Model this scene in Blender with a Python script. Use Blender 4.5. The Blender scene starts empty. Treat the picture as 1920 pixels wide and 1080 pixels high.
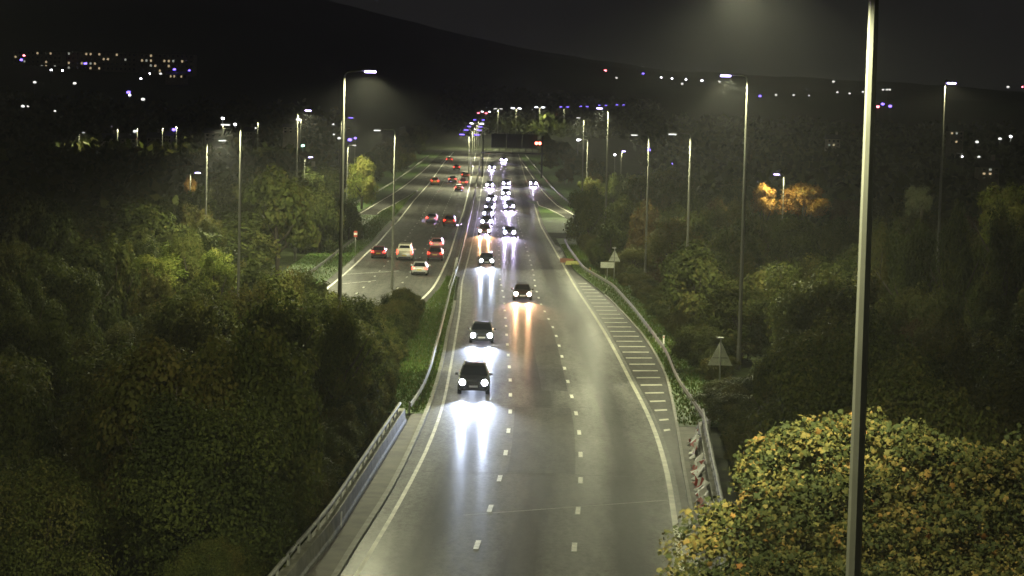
import bpy, math, random
import numpy as np
from mathutils import Matrix, Vector
random.seed(7); rng = np.random.default_rng(7)
scene = bpy.context.scene
COL = scene.collection

# ------------------------------------------------------------------ camera
F = 4511.0                      # focal length in photo pixels (1920 wide)
CAMZ = 15.0
PITCH = math.atan(340.0 / F); ROLL = 0.025
fw = Vector((0, math.cos(PITCH), -math.sin(PITCH)))
up0 = Vector((0, math.sin(PITCH), math.cos(PITCH))); rt0 = Vector((1, 0, 0))
cr = rt0 * math.cos(ROLL) + up0 * math.sin(ROLL)
cu = -rt0 * math.sin(ROLL) + up0 * math.cos(ROLL)
cam_d = bpy.data.cameras.new('camera'); cam = bpy.data.objects.new('camera', cam_d); COL.objects.link(cam)
cam_d.sensor_width = 36.0; cam_d.lens = F / 1920.0 * 36.0; cam_d.clip_start = 0.5; cam_d.clip_end = 20000
m = Matrix.Identity(4)
for i in range(3):
    m[i][0] = cr[i]; m[i][1] = cu[i]; m[i][2] = -fw[i]
m[2][3] = CAMZ
cam.matrix_world = m
scene.camera = cam

# ------------------------------------------------------------------ night sky, exposure
EV = 4.0
scene.view_settings.view_transform = 'Standard'; scene.view_settings.look = 'None'
scene.view_settings.exposure = EV; scene.view_settings.gamma = 1.0
try: scene.view_settings.use_curve_mapping = False
except Exception: pass
world = bpy.data.worlds.new('World'); scene.world = world; world.use_nodes = True
wn = world.node_tree.nodes; wl = world.node_tree.links
bg = wn['Background']
bg.inputs['Color'].default_value = (1.0, 0.97, 0.93, 1)       # overcast night sky lit by the town
bg.inputs['Strength'].default_value = 0.015 / 2 ** EV
scene.cycles.use_denoising = True
scene.cycles.max_bounces = 3; scene.cycles.diffuse_bounces = 1; scene.cycles.glossy_bounces = 2
scene.cycles.transmission_bounces = 1; scene.cycles.use_adaptive_sampling = True; scene.cycles.adaptive_threshold = .05;
scene.cycles.filter_width = 1.6; scene.cycles.volume_bounces = 0; scene.cycles.transparent_max_bounces = 6
scene.cycles.sample_clamp_indirect = 1.0
scene.cycles.caustics_reflective = False; scene.cycles.caustics_refractive = False
LAMP_W = 1200.0        # street lantern
BEAM_W = 460.0        # one dipped headlight
HAZE = 0.00016

# ------------------------------------------------------------------ helpers
def ray(px, py):
    a = (px - 960.0) / F; b = (540.0 - py) / F
    d = fw + cr * a + cu * b
    return d.x / d.y, d.z / d.y
_k = [(-200, 3.06), (0, 0), (90, -1.38), (150, -2.3), (200, -3.05), (230, -3.5), (265, -3.88), (300, -3.9), (345, -3.75), (450, -3.4), (550, -2.95),
      (650, -2.35), (750, -1.65), (860, -0.95), (1000, -0.1), (1300, 1.5), (2000, 5.0), (7000, 20)]
_kx = np.array([k[0] for k in _k], float); _kz = np.array([k[1] for k in _k], float)
_fx = np.arange(-200, 2400, 5.0)
_fz = np.interp(_fx, _kx, _kz)
for _ in range(4):
    _p = np.pad(_fz, 5, mode='reflect', reflect_type='odd'); _fz = np.convolve(_p, np.ones(11) / 11, 'valid')
def zr(y): return np.interp(y, _fx, _fz)
_Y = np.arange(20, 2300, 1.0); _ZY = zr(_Y)
def gp(px, py, dz=0.0):
    """point of the road plane seen at a photo pixel, in metres"""
    sx, sz = ray(px, py)
    e = CAMZ + sz * _Y - (_ZY + dz)
    i = int(np.argmax(e < 0))
    if i == 0: i = 1
    t = e[i - 1] / (e[i - 1] - e[i]); y = _Y[i - 1] + t
    return np.array([sx * y, y, float(zr(y)) + dz])
def at(px, py, Y):
    sx, sz = ray(px, py); return np.array([sx * Y, Y, CAMZ + sz * Y])
def proj(x, y, z):
    v = Vector((x, y, z - CAMZ)); d = v.dot(fw)
    return 960 + F * v.dot(cr) / d, 540 - F * v.dot(cu) / d
def smooth(a, n):
    if n < 3: return a
    p = np.pad(a, n // 2, mode='reflect', reflect_type='odd'); return np.convolve(p, np.ones(n) / n, 'valid')
def trace(pts, dz=0.0, sm=5):
    """lateral position as a function of distance from a measured edge"""
    w = np.array(sorted([tuple(gp(px, py, dz)) for px, py in pts], key=lambda q: q[1]))
    ys = np.arange(math.floor(w[0, 1]), math.ceil(w[-1, 1]) + 1, 2.0)
    xs = smooth(np.interp(ys, w[:, 1], w[:, 0]), sm)
    s0 = (xs[5] - xs[0]) / (ys[5] - ys[0]); s1 = (xs[-1] - xs[-8]) / (ys[-1] - ys[-8])
    def f(y):
        y = np.asarray(y, float); r = np.interp(y, ys, xs)
        r = np.where(y < ys[0], xs[0] + s0 * (y - ys[0]), r)
        return np.where(y > ys[-1], xs[-1] + s1 * (y - ys[-1]), r)
    f.y0 = ys[0]; f.y1 = ys[-1]
    return f

class MB:
    def __init__(s): s.v = []; s.f = []; s.sm = []
    def add(s, vs, fs, smooth=False):
        o = len(s.v); s.v += [tuple(map(float, v)) for v in vs]; s.f += [tuple(i + o for i in f) for f in fs]; s.sm += [smooth] * len(fs); return s
    def box(s, c, d, rz=0.0, taper=1.0):
        hx, hy, hz = d[0] / 2, d[1] / 2, d[2] / 2; vs = []
        for z, k in ((-hz, 1.0), (hz, taper)):
            for x, y in ((-hx, -hy), (hx, -hy), (hx, hy), (-hx, hy)):
                x2, y2 = x * k, y * k
                vs.append((c[0] + x2 * math.cos(rz) - y2 * math.sin(rz), c[1] + x2 * math.sin(rz) + y2 * math.cos(rz), c[2] + z))
        return s.add(vs, [(3, 2, 1, 0), (4, 5, 6, 7), (0, 1, 5, 4), (1, 2, 6, 5), (2, 3, 7, 6), (3, 0, 4, 7)])
    def tube(s, path, rad, n=8, cap=True):
        path = [Vector(p) for p in path]; vs = []; fs = []
        for i, p in enumerate(path):
            t = (path[min(i + 1, len(path) - 1)] - path[max(i - 1, 0)]).normalized()
            a = t.cross(Vector((0, 1, 0)) if abs(t.y) < .9 else Vector((1, 0, 0))).normalized(); b = t.cross(a)
            r = rad[i] if hasattr(rad, '__len__') else rad
            for k in range(n):
                q = 2 * math.pi * k / n; vs.append(p + (a * math.cos(q) + b * math.sin(q)) * r)
        for i in range(len(path) - 1):
            for k in range(n):
                fs.append((i * n + k, i * n + (k + 1) % n, (i + 1) * n + (k + 1) % n, (i + 1) * n + k))
        s.add(vs, fs, True)
        if cap:
            o = len(s.v) - n * len(path)
            s.f.append(tuple(o + k for k in reversed(range(n)))); s.sm.append(False)
            s.f.append(tuple(o + (len(path) - 1) * n + k for k in range(n))); s.sm.append(False)
        return s
    def prism(s, poly, y0, y1, axis='y'):
        n = len(poly); vs = []
        for t in (y0, y1):
            for a, b in poly:
                vs.append((a, t, b) if axis == 'y' else ((t, a, b) if axis == 'x' else (a, b, t)))
        fs = [tuple(range(n)), tuple(reversed(range(n, 2 * n)))] + [(k, k + n, (k + 1) % n + n, (k + 1) % n) for k in range(n)]
        return s.add(vs, fs)
    def mesh(s, name):
        me = bpy.data.meshes.new(name); me.from_pydata(s.v, [], s.f)
        if any(s.sm): me.polygons.foreach_set('use_smooth', s.sm)
        me.update(); return me
    def build(s, name, mat, parent=None):
        return link(name, s.mesh(name), mat, parent)
def link(name, me, mat=None, parent=None):
    o = bpy.data.objects.new(name, me); COL.objects.link(o)
    if mat is not None:
        if me is not None and len(me.materials) == 0: me.materials.append(mat)
        if me is not None and me.materials[0] != mat:
            o.material_slots[0].link = 'OBJECT'; o.material_slots[0].material = mat
    if parent is not None: o.parent = parent
    return o
def empty(name, loc=(0, 0, 0), rz=0.0):
    o = bpy.data.objects.new(name, None); COL.objects.link(o); o.location = tuple(map(float, loc)); o.rotation_euler = (0, 0, rz); o.empty_display_size = .3
    return o
def tag(o, label, cat, group=None):
    o['label'] = label; o['category'] = cat
    if group: o['group'] = group
    return o
def struct(o): o['kind'] = 'structure'; return o
def npmesh(name, v, f):
    me = bpy.data.meshes.new(name); nv = len(v); nf, k = f.shape
    me.vertices.add(nv); me.vertices.foreach_set('co', np.asarray(v, np.float32).ravel())
    me.loops.add(nf * k); me.loops.foreach_set('vertex_index', f.astype(np.int32).ravel())
    me.polygons.add(nf); me.polygons.foreach_set('loop_start', np.arange(0, nf * k, k, dtype=np.int32)); me.polygons.foreach_set('loop_total', np.full(nf, k, np.int32))
    me.update(); return me
def strip(xl, xr, y0, y1, dz, nx=1, step=5.0):
    """sheet between two lateral edges that follows the road's profile, with metre UVs"""
    ys = sorted(set([y0, y1] + [k * step for k in range(math.ceil(y0 / step), math.floor(y1 / step) + 1)]))
    ys = np.array(ys); a = np.array([float(xl(y)) for y in ys]); b = np.array([float(xr(y)) for y in ys]); z = zr(ys) + dz
    v = []; uv = []
    for i, y in enumerate(ys):
        for k in range(nx + 1):
            t = k / nx; v.append((a[i] + (b[i] - a[i]) * t, y, z[i])); uv.append((t, y))
    n = nx + 1; f = [(i * n + k, i * n + k + 1, (i + 1) * n + k + 1, (i + 1) * n + k) for i in range(len(ys) - 1) for k in range(nx)]
    me = npmesh('strip', np.array(v), np.array(f))
    u = me.uv_layers.new(name='UVMap'); li = np.array(f).ravel(); u.data.foreach_set('uv', np.array(uv, np.float32)[li].ravel())
    return me

# ------------------------------------------------------------------ materials
def mat(name, col=(.5, .5, .5), rough=.6, metal=0.0, spec=.5, noise=None, emit=None, es=0.0, coat=0.0, bump=0.0):
    M = bpy.data.materials.new(name); M.use_nodes = True; nt = M.node_tree; b = nt.nodes['Principled BSDF']
    b.inputs['Base Color'].default_value = (*col, 1); b.inputs['Roughness'].default_value = rough; b.inputs['Metallic'].default_value = metal
    b.inputs['Specular IOR Level'].default_value = spec; b.inputs['Coat Weight'].default_value = coat
    if emit: b.inputs['Emission Color'].default_value = (*emit, 1); b.inputs['Emission Strength'].default_value = es
    if noise:
        sc, amt = noise
        tc = nt.nodes.new('ShaderNodeTexCoord'); nz = nt.nodes.new('ShaderNodeTexNoise'); nz.inputs['Scale'].default_value = sc; nz.inputs['Detail'].default_value = 6
        nt.links.new(tc.outputs['Object'], nz.inputs['Vector'])
        mx = nt.nodes.new('ShaderNodeMix'); mx.data_type = 'RGBA'
        mx.inputs[6].default_value = (*[c * (1 - amt) for c in col], 1); mx.inputs[7].default_value = (*[min(1, c * (1 + amt)) for c in col], 1)
        rp = nt.nodes.new('ShaderNodeMapRange'); rp.inputs[1].default_value = .3; rp.inputs[2].default_value = .7
        nt.links.new(nz.outputs['Fac'], rp.inputs[0]); nt.links.new(rp.outputs[0], mx.inputs[0]); nt.links.new(mx.outputs[2], b.inputs['Base Color'])
        if bump:
            bm = nt.nodes.new('ShaderNodeBump'); bm.inputs['Strength'].default_value = bump; bm.inputs['Distance'].default_value = .05
            nt.links.new(nz.outputs['Fac'], bm.inputs['Height']); nt.links.new(bm.outputs['Normal'], b.inputs['Normal'])
    return M
def asphalt(name, base, r0, r1, tracks, wet=.12):
    M = bpy.data.materials.new(name); M.use_nodes = True; nt = M.node_tree; b = nt.nodes['Principled BSDF']; L = nt.links.new
    def N(t, **k):
        n = nt.nodes.new(t)
        for a, v in k.items(): setattr(n, a, v)
        return n
    def math_(op, a, bb=None, clamp=False):
        n = N('ShaderNodeMath', operation=op, use_clamp=clamp)
        for i, q in enumerate((a, bb)):
            if q is None: continue
            if isinstance(q, (int, float)): n.inputs[i].default_value = q
            else: L(q, n.inputs[i])
        return n.outputs[0]
    b.inputs['Specular IOR Level'].default_value = .06; b.inputs['Coat Roughness'].default_value = .26
    geo = N('ShaderNodeNewGeometry')
    def noise(scale, sx, sy, det=5):
        mp = N('ShaderNodeMapping'); mp.inputs['Scale'].default_value = (sx, sy, 1); L(geo.outputs['Position'], mp.inputs['Vector'])
        n = N('ShaderNodeTexNoise'); n.inputs['Scale'].default_value = scale; n.inputs['Detail'].default_value = det; L(mp.outputs[0], n.inputs['Vector']); return n.outputs['Fac']
    big = noise(.22, 1, .18); mid = noise(1.3, 1.6, .25); fine = noise(5.0, 1, .45); lng = noise(.9, 1.5, .03)
    grit = noise(16, 1, .5, 2)
    v = math_('ADD', math_('MULTIPLY', big, 1.3), math_('MULTIPLY', mid, .9)); v = math_('ADD', v, math_('MULTIPLY', lng, 1.3)); v = math_('ADD', v, math_('ADD', math_('MULTIPLY', fine, 1.2), math_('MULTIPLY', grit, 1.0)))
    v = math_('MAXIMUM', math_('SUBTRACT', v, 2.05), .25)
    if tracks:
        uv = N('ShaderNodeUVMap'); sp = N('ShaderNodeSeparateXYZ'); L(uv.outputs[0], sp.inputs[0])
        ph = math_('MULTIPLY', math_('ADD', sp.outputs[0], math_('MULTIPLY', noise(.2, .5, .12), .05)), 3.0 * math.pi * 2)      # oil-darkened strip down the middle of each of the three lanes
        tr = math_('MULTIPLY', math_('SUBTRACT', 1.0, math_('COSINE', math_('SUBTRACT', ph, .45))), .5)
        tr = math_('MULTIPLY', math_('POWER', tr, 2.2), math_('MULTIPLY', math_('POWER', noise(.16, 2.2, .13), 1.6), 3.6))
        v = math_('MULTIPLY', v, math_('MAXIMUM', math_('SUBTRACT', 1.2, tr), .3))
    mx = N('ShaderNodeMix', data_type='RGBA', clamp_factor=False); mx.inputs[6].default_value = (0, 0, 0, 1); mx.inputs[7].default_value = (*base, 1)
    L(v, mx.inputs[0]); L(mx.outputs[2], b.inputs['Base Color'])
    rm = N('ShaderNodeMapRange'); rm.inputs[1].default_value = .35; rm.inputs[2].default_value = .65; rm.inputs[3].default_value = r0; rm.inputs[4].default_value = r1
    L(math_('ADD', math_('MULTIPLY', big, .5), math_('MULTIPLY', lng, .5)), rm.inputs[0]); L(rm.outputs[0], b.inputs['Roughness'])
    cw = N('ShaderNodeMapRange'); cw.inputs[1].default_value = .35; cw.inputs[2].default_value = .65; cw.inputs[3].default_value = wet * .7; cw.inputs[4].default_value = wet * 1.3; L(lng, cw.inputs[0]); L(cw.outputs[0], b.inputs['Coat Weight'])
    bm = N('ShaderNodeBump'); bm.inputs['Strength'].default_value = .25; bm.inputs['Distance'].default_value = .01; L(fine, bm.inputs['Height']); L(bm.outputs[0], b.inputs['Normal'])
    return M
def leafmat(name, cols, trans=.3):
    M = bpy.data.materials.new(name); M.use_nodes = True; nt = M.node_tree; b = nt.nodes['Principled BSDF']; L = nt.links.new
    at_ = nt.nodes.new('ShaderNodeAttribute'); at_.attribute_name = 'tint'
    oi = nt.nodes.new('ShaderNodeObjectInfo')
    ad = nt.nodes.new('ShaderNodeMath'); ad.operation = 'MULTIPLY_ADD'; ad.inputs[1].default_value = .45; L(oi.outputs['Random'], ad.inputs[0]); 
    sb = nt.nodes.new('ShaderNodeMath'); sb.operation = 'SUBTRACT'; sb.inputs[1].default_value = .22; L(at_.outputs['Fac'], sb.inputs[0]); L(sb.outputs[0], ad.inputs[2])
    rp = nt.nodes.new('ShaderNodeValToRGB'); L(ad.outputs[0], rp.inputs[0]); e = rp.color_ramp.elements
    for i, c in enumerate(cols):
        p = i / (len(cols) - 1)
        if i == 0: e[0].position = 0; e[0].color = (*c, 1)
        elif i == len(cols) - 1: e[-1].position = 1; e[-1].color = (*c, 1)
        else: q = e.new(p); q.color = (*c, 1)
    L(rp.outputs[0], b.inputs['Base Color']); b.inputs['Roughness'].default_value = .7; b.inputs['Specular IOR Level'].default_value = .15
    tr = nt.nodes.new('ShaderNodeBsdfTranslucent'); L(rp.outputs[0], tr.inputs[0]); mx = nt.nodes.new('ShaderNodeMixShader'); mx.inputs[0].default_value = trans
    L(b.outputs[0], mx.inputs[1]); L(tr.outputs[0], mx.inputs[2]); L(mx.outputs[0], nt.nodes['Material Output'].inputs[0])
    return M
def glow(name, col, s):
    M = bpy.data.materials.new(name); M.use_nodes = True; nt = M.node_tree; nt.nodes.clear()
    M.cycles.emission_sampling = 'NONE'      # the lamps carry the light
    e = nt.nodes.new('ShaderNodeEmission'); e.inputs[0].default_value = (*col, 1); e.inputs[1].default_value = s
    o = nt.nodes.new('ShaderNodeOutputMaterial'); nt.links.new(e.outputs[0], o.inputs[0]); return M

M_road = asphalt('asphalt', (.135, .132, .122), .6, .8, True, .07)
M_road2 = asphalt('asphalt_side', (.135, .132, .12), .6, .8, False, .04)
M_patch = asphalt('asphalt_patch', (.08, .078, .075), .6, .8, False, .05)
M_marg = asphalt('margin_asphalt', (.06, .058, .05), .6, .75, False, .04)
M_paint = mat('road_paint', (.8, .79, .7), .5, noise=(3.0, .25))
M_edge = mat('edge_paint', (.40, .385, .29), .6, noise=(1.2, .35))
M_worn = mat('worn_paint', (.42, .41, .36), .55, noise=(2.0, .45))
M_grass_ground = mat('grass_ground', (.06, .11, .018), .8, noise=(.8, .45), bump=.6)
M_earth = mat('earth', (.03, .038, .014), .95, spec=.1, noise=(.6, .6), bump=.8)
M_conc = mat('concrete', (.22, .215, .17), .75, noise=(1.6, .3), bump=.2)
M_conc_l = mat('pale_concrete', (.5, .49, .44), .7, noise=(2.0, .2))
M_foot = mat('footway', (.10, .088, .064), .8, noise=(.9, .45), bump=.3)
M_galv = mat('galvanised_steel', (.30, .30, .26), .7, metal=.1, noise=(3.0, .2))
M_pole = mat('painted_column', (.16, .16, .132), .55, metal=.1, noise=(1.5, .12))
M_lant = mat('lantern_body', (.25, .25, .25), .5)
M_black = mat('black_plastic', (.012, .012, .013), .5)
M_tyre = mat('rubber', (.015, .015, .015), .85)
M_rim = mat('alloy', (.35, .35, .36), .35, metal=.8)
M_glass = mat('dark_glass', (.012, .014, .018), .12, spec=.7)
M_signback = mat('sign_back', (.6, .6, .52), .55, metal=.3, noise=(4., .15))
M_gantry = mat('gantry_steel', (.035, .037, .037), .6)
M_bark = mat('bark', (.05, .04, .028), .9, noise=(4, .4))
M_red = mat('red_plastic', (.4, .06, .04), .6)
M_dullred = mat('faded_red_board', (.2, .08, .05), .7)
M_white = mat('white_plastic', (.7, .68, .62), .6)
M_yel = mat('yellow_board', (.4, .39, .12), .5)
M_brick = mat('rendered_wall', (.32, .29, .22), .85, noise=(1.0, .2))
M_roof = mat('slate_roof', (.05, .05, .052), .8)
M_plate_y = mat('rear_plate', (.6, .48, .05), .5); M_plate_w = mat('front_plate', (.65, .65, .62), .5)
G_lamp = glow('lantern_glow', (.45, .36, 1.0), 1.5)
G_lamp_b = glow('far_lantern_glow', (.20, .13, 1.0), .32)
G_lamp_w = glow('far_white_glow', (.9, .9, 1.0), 1.2)
G_lamp_d = glow('dim_lantern_glow', (.75, .75, .7), .12)
G_lamp_r = glow('far_red_glow', (1.0, .12, .16), 1.2)
G_lamp_g = glow('far_green_glow', (.4, 1.0, .75), .5)
G_head_far = glow('far_headlight_glow', (.60, .46, 1.0), 60)
G_head = glow('headlight_glow', (.84, .88, 1.0), 5)
G_headw = glow('warm_headlight_glow', (1.0, .74, .60), 5)
G_tail = glow('tail_glow', (1.0, .035, .018), .95)
G_brake = glow('brake_glow', (1.0, .04, .028), 1.6)
G_win = glow('lit_window', (1.0, .78, .45), .032)
G_win2 = glow('pale_lit_window', (.85, .9, .75), .022)
G_sig = glow('red_signal', (1.0, .07, .04), 2.5)
LG = leafmat('leaf_green', [(.034, .045, .013), (.062, .078, .019), (.098, .112, .028), (.13, .12, .034)], .4)
LO = leafmat('leaf_olive', [(.046, .052, .015), (.085, .09, .023), (.12, .118, .031), (.15, .122, .036)], .4)
LB = leafmat('leaf_brown', [(.055, .042, .016), (.09, .066, .024), (.12, .08, .028), (.11, .1, .034)], .4)
LY = leafmat('leaf_yellow_green', [(.09, .12, .02), (.16, .19, .035), (.22, .22, .05), (.25, .22, .06)])
LA = leafmat('leaf_autumn', [(.10, .06, .015), (.2, .09, .018), (.26, .15, .03), (.14, .13, .03)])
LM = leafmat('leaf_maple', [(.03, .038, .011), (.07, .07, .019), (.12, .10, .028), (.18, .12, .034), (.25, .10, .026)], .3)
LP = leafmat('leaf_pale', [(.10, .12, .06), (.16, .18, .09), (.2, .2, .12)])

# ------------------------------------------------------------------ measured edges of the carriageways
E_L = trace([(665, 1080), (699, 1030), (743, 954), (775, 894), (790, 866), (809, 825), (832, 757), (847, 677), (855, 627), (862, 585), (866, 529), (874, 500), (884, 461), (892, 420), (899, 382), (903, 350), (907, 325), (911, 308), (916, 292)], sm=9)
E_R = trace([(1262, 960), (1260, 925), (1247, 870), (1235, 825), (1210, 765), (1185, 720), (1160, 670), (1135, 625), (1110, 585), (1080, 540), (1055, 495), (1035, 460), (1014, 424), (1002, 384), (996, 365), (989, 345), (982, 325), (977, 305), (973, 292)], sm=9)
KERB = trace([(635, 1080), (661, 1033), (721, 948), (762, 869), (794, 797), (815, 745), (827, 700), (836, 662), (842, 622), (850, 592), (854, 575), (858, 540), (866, 500), (876, 461), (885, 420), (893, 382), (898, 350), (903, 325), (908, 308)], sm=9)
H_OUT = trace([(1285, 920), (1270, 820), (1260, 760), (1247, 705), (1230, 670), (1205, 630), (1165, 585), (1135, 555), (1100, 527), (1075, 508), (1054, 470), (1036, 440), (1024, 410), (1012, 385)], sm=7)
PAR_L = trace([(575, 1080), (624, 1023), (677, 935), (759, 800)], sm=5)
PAR_R = trace([(1326, 930), (1297, 760)], sm=5)
LE_R = trace([(773, 577), (790, 562), (812, 540), (824, 519), (834, 498), (843, 478), (852, 449), (860, 421), (869, 397), (876, 369), (882, 340), (887, 315), (890, 296)], sm=7)
LE_L = trace([(641, 518), (665, 497), (688, 474), (708, 457), (736, 424), (746, 415), (776, 376), (803, 346), (814, 331), (833, 304), (845, 291)], sm=7)
SL_R = trace([(701, 408), (717, 395), (739, 384), (803, 347)], sm=3)
SL_L = trace([(672, 402), (712, 378), (739, 362), (762, 346), (793, 321), (816, 300)], sm=5)
SR_L = trace([(1002, 383), (1025, 391), (1042, 399), (1060, 409)], sm=1)
SR_R = trace([(1075, 402), (1060, 394), (1045, 386), (1027, 369), (1012, 352), (1000, 334), (977, 301)], sm=5)
lerp = lambda f, g, t: (lambda y: float(f(y)) * (1 - t) + float(g(y)) * t)
off = lambda f, d: (lambda y: float(f(y)) + d)

# ------------------------------------------------------------------ terrain
RIDGE_PX = np.array([-2500, -400, 0, 400, 580, 700, 850, 1000, 1080, 1250, 1600, 1920, 2400, 4500]); RIDGE_ROW = np.array([-60, -80, -70, -40, 0, 28, 62, 92, 106, 132, 158, 172, 180, 190])
def terrain(x, y):
    x = np.asarray(x, float); y = np.asarray(y, float)
    z = zr(np.clip(y, -200, 2300)) - .08
    le = np.where(y < 215, PAR_L(np.minimum(y, 140)) - .8, 0)
    left = np.where(y < 215, np.minimum(KERB(np.clip(y, 60, 215)) - 4.0, PAR_L(60)*0 + 99), SL_L(np.clip(y, 215, 640)) - 7)
    left = np.where(y < 130, PAR_L(np.clip(y, 60, 130)) - .6, left)
    left = np.where((y >= 200) & (y < 400), np.minimum(LE_L(np.clip(y, 215, 400)) - 6, left), left)
    right = np.where(y < 330, H_OUT(np.clip(y, 80, 330)) + 4.5, SR_R(np.clip(y, 330, 640)) + 6)
    dl = np.clip((left - x) / 14, 0, 1); dr = np.clip((x - right) / 12, 0, 1)
    nearf = np.clip(1 - (y - 500) / 400, 0, 1)
    z = z - (dl * dl * (3 - 2 * dl) * 3.2 + dr * dr * (3 - 2 * dr) * 1.3) * nearf
    z = z + nearf * .25 * np.sin(x * .23 + y * .11) * (dl + dr)
    phi = 960 + 4511 * x / np.maximum(y, 60)
    row = np.interp(phi, RIDGE_PX, RIDGE_ROW); top = (200 + .025 * (phi - 960) - row) * 4500 / 4511 + 15
    t = np.clip((y - 800) / 3700, 0, None)
    base = np.interp(y, [0, 700, 1000, 2300, 7000], [0, 0, .0, 2, 10])
    h = np.where(t < 1, top * np.power(np.maximum(t, 1e-6), 1.35), top * (1 + .0 * t))
    h = h + np.where(y > 2500, 7 * np.sin(x * .006 + 1) * np.sin(y * .004) + 3 * np.sin(x * .021) * np.sin(x * .013 + y * .02), 0) * np.clip((y - 2500) / 1500, 0, 1)
    far = np.clip((y - 800) / 900, 0, 1)
    zf = np.where(y < 800, z, (zr(800) - .08) * (1 - far) + h)
    return zf
def G(x, y): return float(terrain(x, y))
ty = np.concatenate([np.arange(-40, 1000, 5.0), 1000 * np.power(1.028, np.arange(0, 66))])
s = np.linspace(-1, 1, 171); tx = np.sinh(s * 5.6) / math.sinh(5.6) * 2300
TX, TY = np.meshgrid(tx, ty); TZ = terrain(TX, TY)
nx = len(tx); idx = np.arange(len(ty) * nx).reshape(len(ty), nx)
f = np.stack([idx[:-1, :-1], idx[:-1, 1:], idx[1:, 1:], idx[1:, :-1]], -1).reshape(-1, 4)
me = npmesh('ground', np.stack([TX, TY, TZ], -1).reshape(-1, 3), f); me.polygons.foreach_set('use_smooth', np.ones(len(f), bool))
struct(link('ground', me, M_earth))

# ------------------------------------------------------------------ road surfaces
road = struct(link('road', strip(KERB, lambda y: max(float(H_OUT(y)), float(E_R(y)) + .6) if y < 330 else float(E_R(y)) + .5, -30, 960, .0, 12), M_road))
uvd = road.data.uv_layers[0].data    # lateral UV measured between the edge lines
li = np.empty(len(road.data.loops), np.int32); road.data.loops.foreach_get('vertex_index', li)
co = np.empty(len(road.data.vertices) * 3, np.float32); road.data.vertices.foreach_get('co', co); co = co.reshape(-1, 3)
uu = (co[:, 0] - E_L(co[:, 1])) / (E_R(co[:, 1]) - E_L(co[:, 1]))
uvd.foreach_set('uv', np.stack([uu[li], co[li, 1]], -1).astype(np.float32).ravel())
road2 = struct(link('outbound_road', strip(off(LE_L, -1.0), off(LE_R, .7), 196, 960, .0, 12), M_road2))
slip_l = struct(link('slip_road', strip(off(SL_L, -.5), lambda y: min(float(SL_R(y)), float(LE_L(y)) - 1.003), 398, 700, .004, 4), M_road2))
slip_r = struct(link('exit_slip_road', strip(lambda y: max(float(E_R(y)) + .503, float(SR_L(y))), off(SR_R, .8), 405, 760, .004, 4), M_road2))
def sheet(name, parent, xl, xr, y0, y1, dz, material, nx=1):
    return link(name, strip(xl, xr, y0, y1, dz, nx), material, parent)
def line(parent, f, y0, y1, w, material=M_paint, name='edge_line', dz=.006):
    return sheet(name, parent, off(f, -w / 2), off(f, w / 2), y0, y1, dz, material)
line(road, E_R, 60, 900, .23, M_edge, dz=.008); line(road, E_L, 60, 128, .17, M_edge); line(road, E_L, 128, 900, .16, M_worn)
line(road2, LE_R, 200, 900, .24); line(road2, LE_L, 225, 900, .24)
line(slip_l, SL_L, 405, 690, .2, dz=.010); line(slip_l, lambda y: float(SL_R(y)) - .2, 405, 520, .2, dz=.010)
line(slip_r, off(SR_R, 0), 410, 740, .25, dz=.010); line(slip_r, lambda y: max(float(E_R(y)) + .75, float(SR_L(y)) + .2), 410, 470, .25, dz=.010)
# lane dashes, 2 m marks every 9 m
D1 = trace([(890, 1030), (917, 961), (935, 905), (948, 855), (953, 810), (957, 774), (957, 738), (957, 714), (955, 690), (953, 667), (950, 628), (945, 560), (940, 530)], sm=5)
D2 = trace([(1075, 1026), (1084, 958), (1089, 902), (1089, 852), (1086, 808), (1080, 772), (1070, 736), (1062, 704), (1056, 680), (1052, 660), (1040, 620), (1015, 572), (1004, 545)], sm=5)
def d1(y): t = min(max((y - 235) / 60, 0), 1); return float(D1(min(y, 262))) * (1 - t) + t * (float(E_L(y)) * 2 / 3 + float(E_R(y)) / 3)
def d2(y): t = min(max((y - 230) / 60, 0), 1); return float(D2(min(y, 250))) * (1 - t) + t * (float(E_L(y)) / 3 + float(E_R(y)) * 2 / 3)
for fn in (d1, d2):
    y = 89.0 - 27 - 1.0
    while y < 600:
        if y < 330 or True:
            link('lane_dash', strip(off(fn, -.1), off(fn, .1), y, y + 2.0, .008), M_paint if y < 260 else M_worn, road)
        y += 9.0
for t in (1 / 3, 2 / 3):
    fn = lerp(LE_L, LE_R, t); y = 232.0
    while y < 620: link('lane_dash', strip(off(fn, -.09), off(fn, .09), y, y + 2.0, .008), M_worn, road2); y += 9.0
# hatched margin on the right
for k in range(29):
    y = 122 + k * 4.8
    a = float(E_R(y)) + .5; b = float(H_OUT(y)) - .3
    if b - a < .35: continue
    q = MB(); n = .36
    q.add([(a, y - n, zr(y - n) + .009), (b, y - n + .5, zr(y - n + .5) + .009), (b, y + n + .5, zr(y + n + .5) + .009), (a, y + n, zr(y + n) + .009)], [(0, 1, 2, 3)])
    q.build('hatch_stripe', M_edge, road)
# gore bars on the outbound side
for py, x0, x1 in ((508, 651, 749), (526, 642, 705)):
    a = gp(x0, py + 6); b = gp(x1, py)
    q = MB(); q.add([(a[0], a[1] - .35, zr(a[1] - .35) + .006), (b[0], b[1] - .35, zr(b[1] - .35) + .006), (b[0], b[1] + .35, zr(b[1] + .35) + .006), (a[0], a[1] + .35, zr(a[1] + .35) + .006)], [(0, 1, 2, 3)]); q.build('gore_bar', M_worn, road2)
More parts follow.
